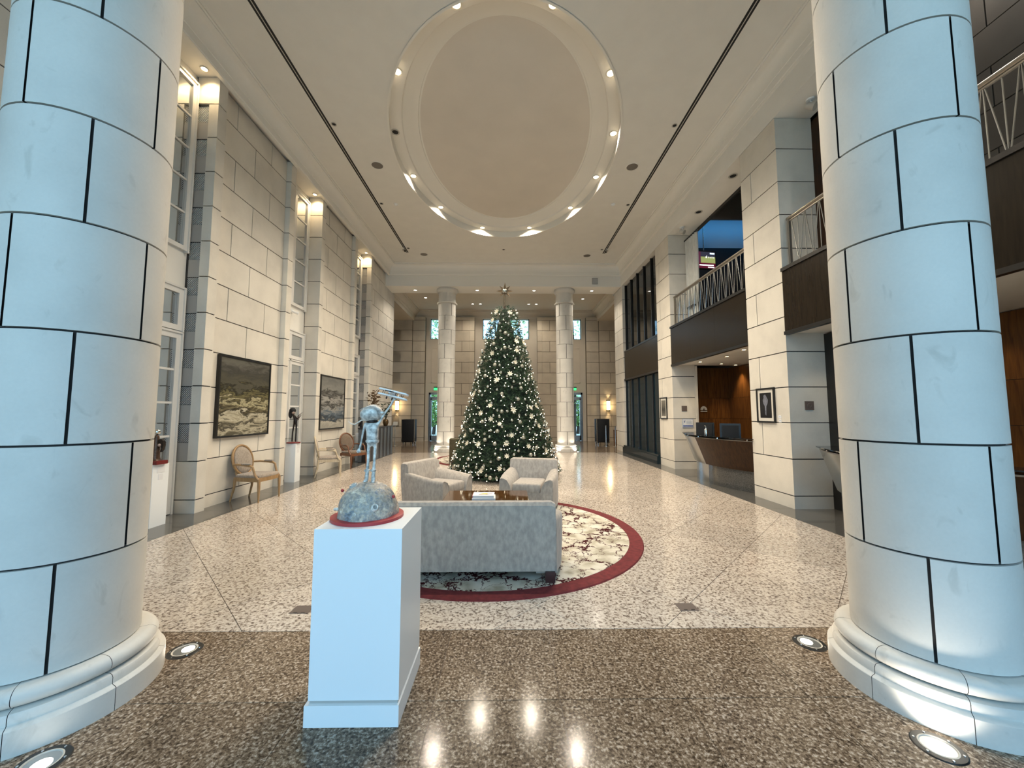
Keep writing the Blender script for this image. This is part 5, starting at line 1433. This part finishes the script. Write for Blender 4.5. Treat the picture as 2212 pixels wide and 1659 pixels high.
# ================================================================ LEFT: PLANTER COUNTER AND PLANTS
t = thing('planter_counter', 'waist-high dark counter with vertical grey stripes by the left wall', 'counter', (-4.62, 13.85, 0))
MB().box(-.15, .15, -1.35, 1.35, 0, 1.08).build('body', 'stripe_dark', t)
MB().box(-.17, .17, -1.37, 1.37, 1.08, 1.11).build('counter_top', 'stripe_dark', t)
for k in range(7): MB().box(.15, .158, -1.30 + k * .40, -1.12 + k * .40, .02, 1.06).build('stripe', 'stripe_grey', t)
MB().box(-.15, -.03, -1.362, -1.35, .02, 1.06).build('stripe', 'stripe_grey', t)
def potted(loc, label, h, n, leaf, mat, seed, pot=.13):
    random.seed(seed)
    t = thing('potted_plant', label, 'plant', loc)
    MB().lathe([(0, 0), (pot * .6, 0), (pot, pot * 1.1), (pot * .92, pot * 1.8), (pot * .7, pot * 2.1), (pot * .74, pot * 2.2), (pot * .6, pot * 2.15), (0, pot * 2.0)], 24).build('pot', 'pot_bronze', t, 50)
    for k in range(n):
        a = random.uniform(0, 6.28); sp = random.uniform(.05, .26); hh = h * random.uniform(.55, 1)
        top = Vector((sp * math.cos(a), sp * math.sin(a), pot * 2 + hh)); mid = Vector((top.x * .4, top.y * .4, pot * 2 + hh * .55)); b0 = Vector((0, 0, pot * 1.9))
        s = MB().tube([b0, mid, top], [.008, .006, .003], 5).build('stem', mat, t)
        for q in range(7):
            f = .35 + .65 * q / 6
            p = b0.lerp(mid, f * 2) if f < .5 else mid.lerp(top, f * 2 - 1)
            aa = random.uniform(0, 6.28); d = Vector((math.cos(aa), math.sin(aa), random.uniform(.0, .8))).normalized(); sd = d.orthogonal().normalized()
            L = leaf * random.uniform(.7, 1.1); up = d.cross(sd) * L * .08
            MB().add([p, p + d * L * .4 + sd * L * .22, p + d * L, p + d * L * .4 - sd * L * .22, p + d * L * .45 + up], [(0, 1, 4), (1, 2, 4), (2, 3, 4), (3, 0, 4)]).build('leaf', mat, s)
    return t
potted((-4.64, 13.55, 1.11), 'tall brown dried-leaf plant in bronze pot on the striped counter', 1.05, 10, .20, 'leaf_brown', 3)
potted((-4.58, 14.65, 1.11), 'dark green leafy plant in bronze pot on the striped counter end', .62, 8, .17, 'leaf_dark', 9, .11)
potted((-4.60, 12.95, 1.11), 'low dark leafy plant in bronze pot on the near end of the striped counter', .35, 6, .13, 'leaf_dark', 5, .11)

# ================================================================ FAR END: carts, stanchions, stands, exit signs
def cart(x, y, w, d, h, label, chrome_side):
    t = thing('luggage_cart', label, 'cart', (x, y, 0))
    c = rbox(w, d, h, .03, 2); c.v = [(a, b, z + .14) for a, b, z in c.v]; c.build('black_cover', 'matte_black', t, 40)
    for sx in (-1, 1):
        MB().tube([(sx * w * .51, -d * .5, .10), (sx * w * .51, -d * .5, .14 + h)], .018, 8).build('upright', 'chrome', t)
        for sy in (-1, 1):
            MB().lathe([(0, -.02), (.055, -.02), (.055, .02), (0, .02)], 16).rot(Matrix.Translation((sx * w * .38, sy * d * .38, .055)) @ Matrix.Rotation(R(90), 4, 'Y')).build('wheel', 'chrome', t, 40)
    MB().box(-w / 2, w / 2, -d / 2, d / 2, .11, .14).build('platform', 'black_metal', t)
    return t
cart(-5.0, 19.9, .62, .6, 1.12, 'black covered cart with chrome uprights at the far left', 1)
cart(4.82, 19.6, .60, .6, 1.15, 'black covered cart with chrome uprights at the far right', -1)
t = thing('music_stand', 'small lectern stand with a pale sheet beside the far left cart', 'stand', (-5.42, 18.8, 0))
MB().lathe([(0, 0), (.16, 0), (.16, .015), (.02, .03)], 24).build('foot', 'brushed_steel', t, 40)
MB().tube([(0, 0, .02), (0, 0, .98)], .014, 8).build('pole', 'brushed_steel', t)
MB().box(-.16, .16, -.04, .04, .95, .98).build('ledge', 'black_metal', t)
MB().add([(-.11, -.02, .98), (.11, -.02, .98), (.11, .08, 1.16), (-.11, .08, 1.16), (-.11, -.01, .975), (.11, -.01, .975), (.11, .09, 1.155), (-.11, .09, 1.155)], [(0, 1, 2, 3), (4, 5, 6, 7), (0, 1, 5, 4), (1, 2, 6, 5), (2, 3, 7, 6), (3, 0, 4, 7)]).build('sheet', 'mat_board', t)
for x, y, q in ((4.78, 18.6, 'before the far right cart'), (5.12, 18.2, 'next to the console at the far right')):
    t = thing('stanchion_post', 'slim chrome stanchion post ' + q, 'stanchion', (x, y, 0))
    MB().lathe([(0, 0), (.15, 0), (.15, .012), (.03, .035), (.024, .05), (.024, .93), (.036, .94), (.036, .97), (0, .985)], 24).build('post', 'chrome', t, 40)
    MB().lathe([(.024, .86), (.034, .862), (.034, .90), (.024, .902)], 20).build('collar', 'chrome', t, 40)
t = thing('side_console', 'small red-brown console with white box at the far right', 'console', (5.55, 18.9, 0))
MB().box(-.28, .28, -.2, .2, .72, .76).build('top', 'red_wood', t)
for sx in (-1, 1):
    for sy in (-1, 1): MB().box(sx * .25 - .02, sx * .25 + .02, sy * .17 - .02, sy * .17 + .02, 0, .72).build('leg', 'red_wood', t)
MB().box(-.25, .25, -.18, .18, .25, .28).build('shelf', 'red_wood', t)
t = thing('paper_box', 'small white box on the red-brown far console', 'box', (5.45, 18.85, .76))
MB().box(-.09, .09, -.07, .07, 0, .15).build('carton', 'paper_white', t)
MB().box(-.095, .095, -.075, .075, .15, .175).build('lid', 'paper_white', t)
for x, s_ in ((-3.98, 'left'), (3.80, 'right')):
    t = thing('exit_sign', 'green lit exit sign above the %s far door' % s_, 'sign', (x, RY - .45, 2.86))
    MB().box(-.14, .14, -.03, .03, .14, .19).build('housing', 'black_metal', t)
    MB().box(-.13, .13, -.012, .012, 0, .14).build('panel', 'exit_green', t)
    MB().box(-.01, .01, .03, .45, .15, .18).build('bracket', 'black_metal', t)
t = thing('switch_plate', 'small brown switch plate on the end wall left of the tree', 'switch', (-2.5, YF, 1.08))
MB().box(-.05, .05, -.012, -.001, -.08, .08).build('plate', 'plaque_brown', t)
MB().box(-.018, .018, -.02, -.012, -.03, .03).build('rocker', 'matte_black', t)
t = thing('security_camera', 'small white security camera under the middle niche window', 'camera', (-5.36, 9.45, 4.12))
MB().box(0, .03, -.04, .04, -.04, .04).build('mount', 'white_gloss', t)
MB().tube([(.03, 0, 0), (.09, 0, -.02)], .012, 8).build('arm', 'white_gloss', t)
MB().tube([(.06, -.02, -.02), (.17, .03, -.06)], [.03, .034], 12).build('body', 'white_gloss', t, 40)
for x, y, s_ in ((1.485, 3.28, 'right'), (-1.665, 3.28, 'left, beside the front pedestal')):
    t = thing('floor_box', 'dark square floor box lid in the pale granite, ' + s_, 'floor box', (x, y, 0))
    MB().box(-.075, .075, -.062, .062, 0, .003).build('lid', 'plaque_brown', t)
    for k in (-1, 1): MB().box(k * .03 - .015, k * .03 + .015, -.052, -.044, .003, .0045).build('slot', 'black_metal', t)

# ================================================================ OUTSIDE THE FAR DOORS
def outside_tree(x, y, h, r, mat, label, seed):
    random.seed(seed)
    t = thing('garden_tree', label, 'tree', (x, y, -.06))
    MB().tube([(0, 0, 0), (.1, 0, h * .4), (.0, .1, h * .8)], [.14, .10, .04], 8).build('trunk', 'bark', t)
    m = MB()
    for k in range(900):
        d = Vector((random.gauss(0, 1), random.gauss(0, 1), random.gauss(0, 1))).normalized() * random.uniform(.45, 1) ** .5
        p = Vector((d.x * r, d.y * r, h * .62 + d.z * h * .42)); e = Vector((random.uniform(-1, 1), random.uniform(-1, 1), random.uniform(-1, 1))).normalized() * .16; s = e.orthogonal().normalized() * .07
        m.add([p - e, p + s, p + e, p - s], [(0, 1, 2, 3)])
    me = bpy.data.meshes.new('crown'); me.from_pydata(m.v, [], m.f); me.materials.append(MATS[mat]); o = place('crown', me, t); o['kind'] = 'stuff'
for k, (x, y, h, r, mat, lab) in enumerate(((-6.3, 27.5, 9.5, 1.9, 'leaf_outside', 'leafy green tree outside the left far door'), (-4.2, 29, 10.5, 1.6, 'leaf_blue', 'blue-green tree outside the left clerestory window'), (-.9, 28.5, 11, 2.0, 'leaf_blue', 'blue-green tree outside the middle window, left half'),
        (1.6, 28, 10.5, 2.0, 'leaf_outside', 'light green tree outside the middle window, right half'), (4.9, 28, 10.5, 2.0, 'leaf_outside', 'light green tree outside the right clerestory window'))):
    outside_tree(x, y, h, r, mat, lab, 100 + k)
for k, (x, y, lab) in enumerate(((-5.6, 26.6, 'low leafy shrub outside the left far door, left'), (-4.3, 27.2, 'low leafy shrub outside the left far door, right'), (4.4, 26.8, 'low leafy shrub outside the right far door, left'), (5.6, 27.4, 'low leafy shrub outside the right far door, right'))):
    outside_tree(x, y + 3, 3.0, .8, 'leaf_outside', lab, 200 + k)
t = thing('terrace_railing', 'black metal terrace railing outside the left far door', 'railing', (-4.6, 25.4, -.06))
MB().box(-2.2, 2.2, -.02, .02, .98, 1.02).build('top_rail', 'black_metal', t); MB().box(-2.2, 2.2, -.02, .02, .12, .15).build('bottom_rail', 'black_metal', t)
for k in range(34): block(t, -2.15 + k * .13, -2.135 + k * .13, -.008, .008, 0, .98, 'black_metal', 'baluster')
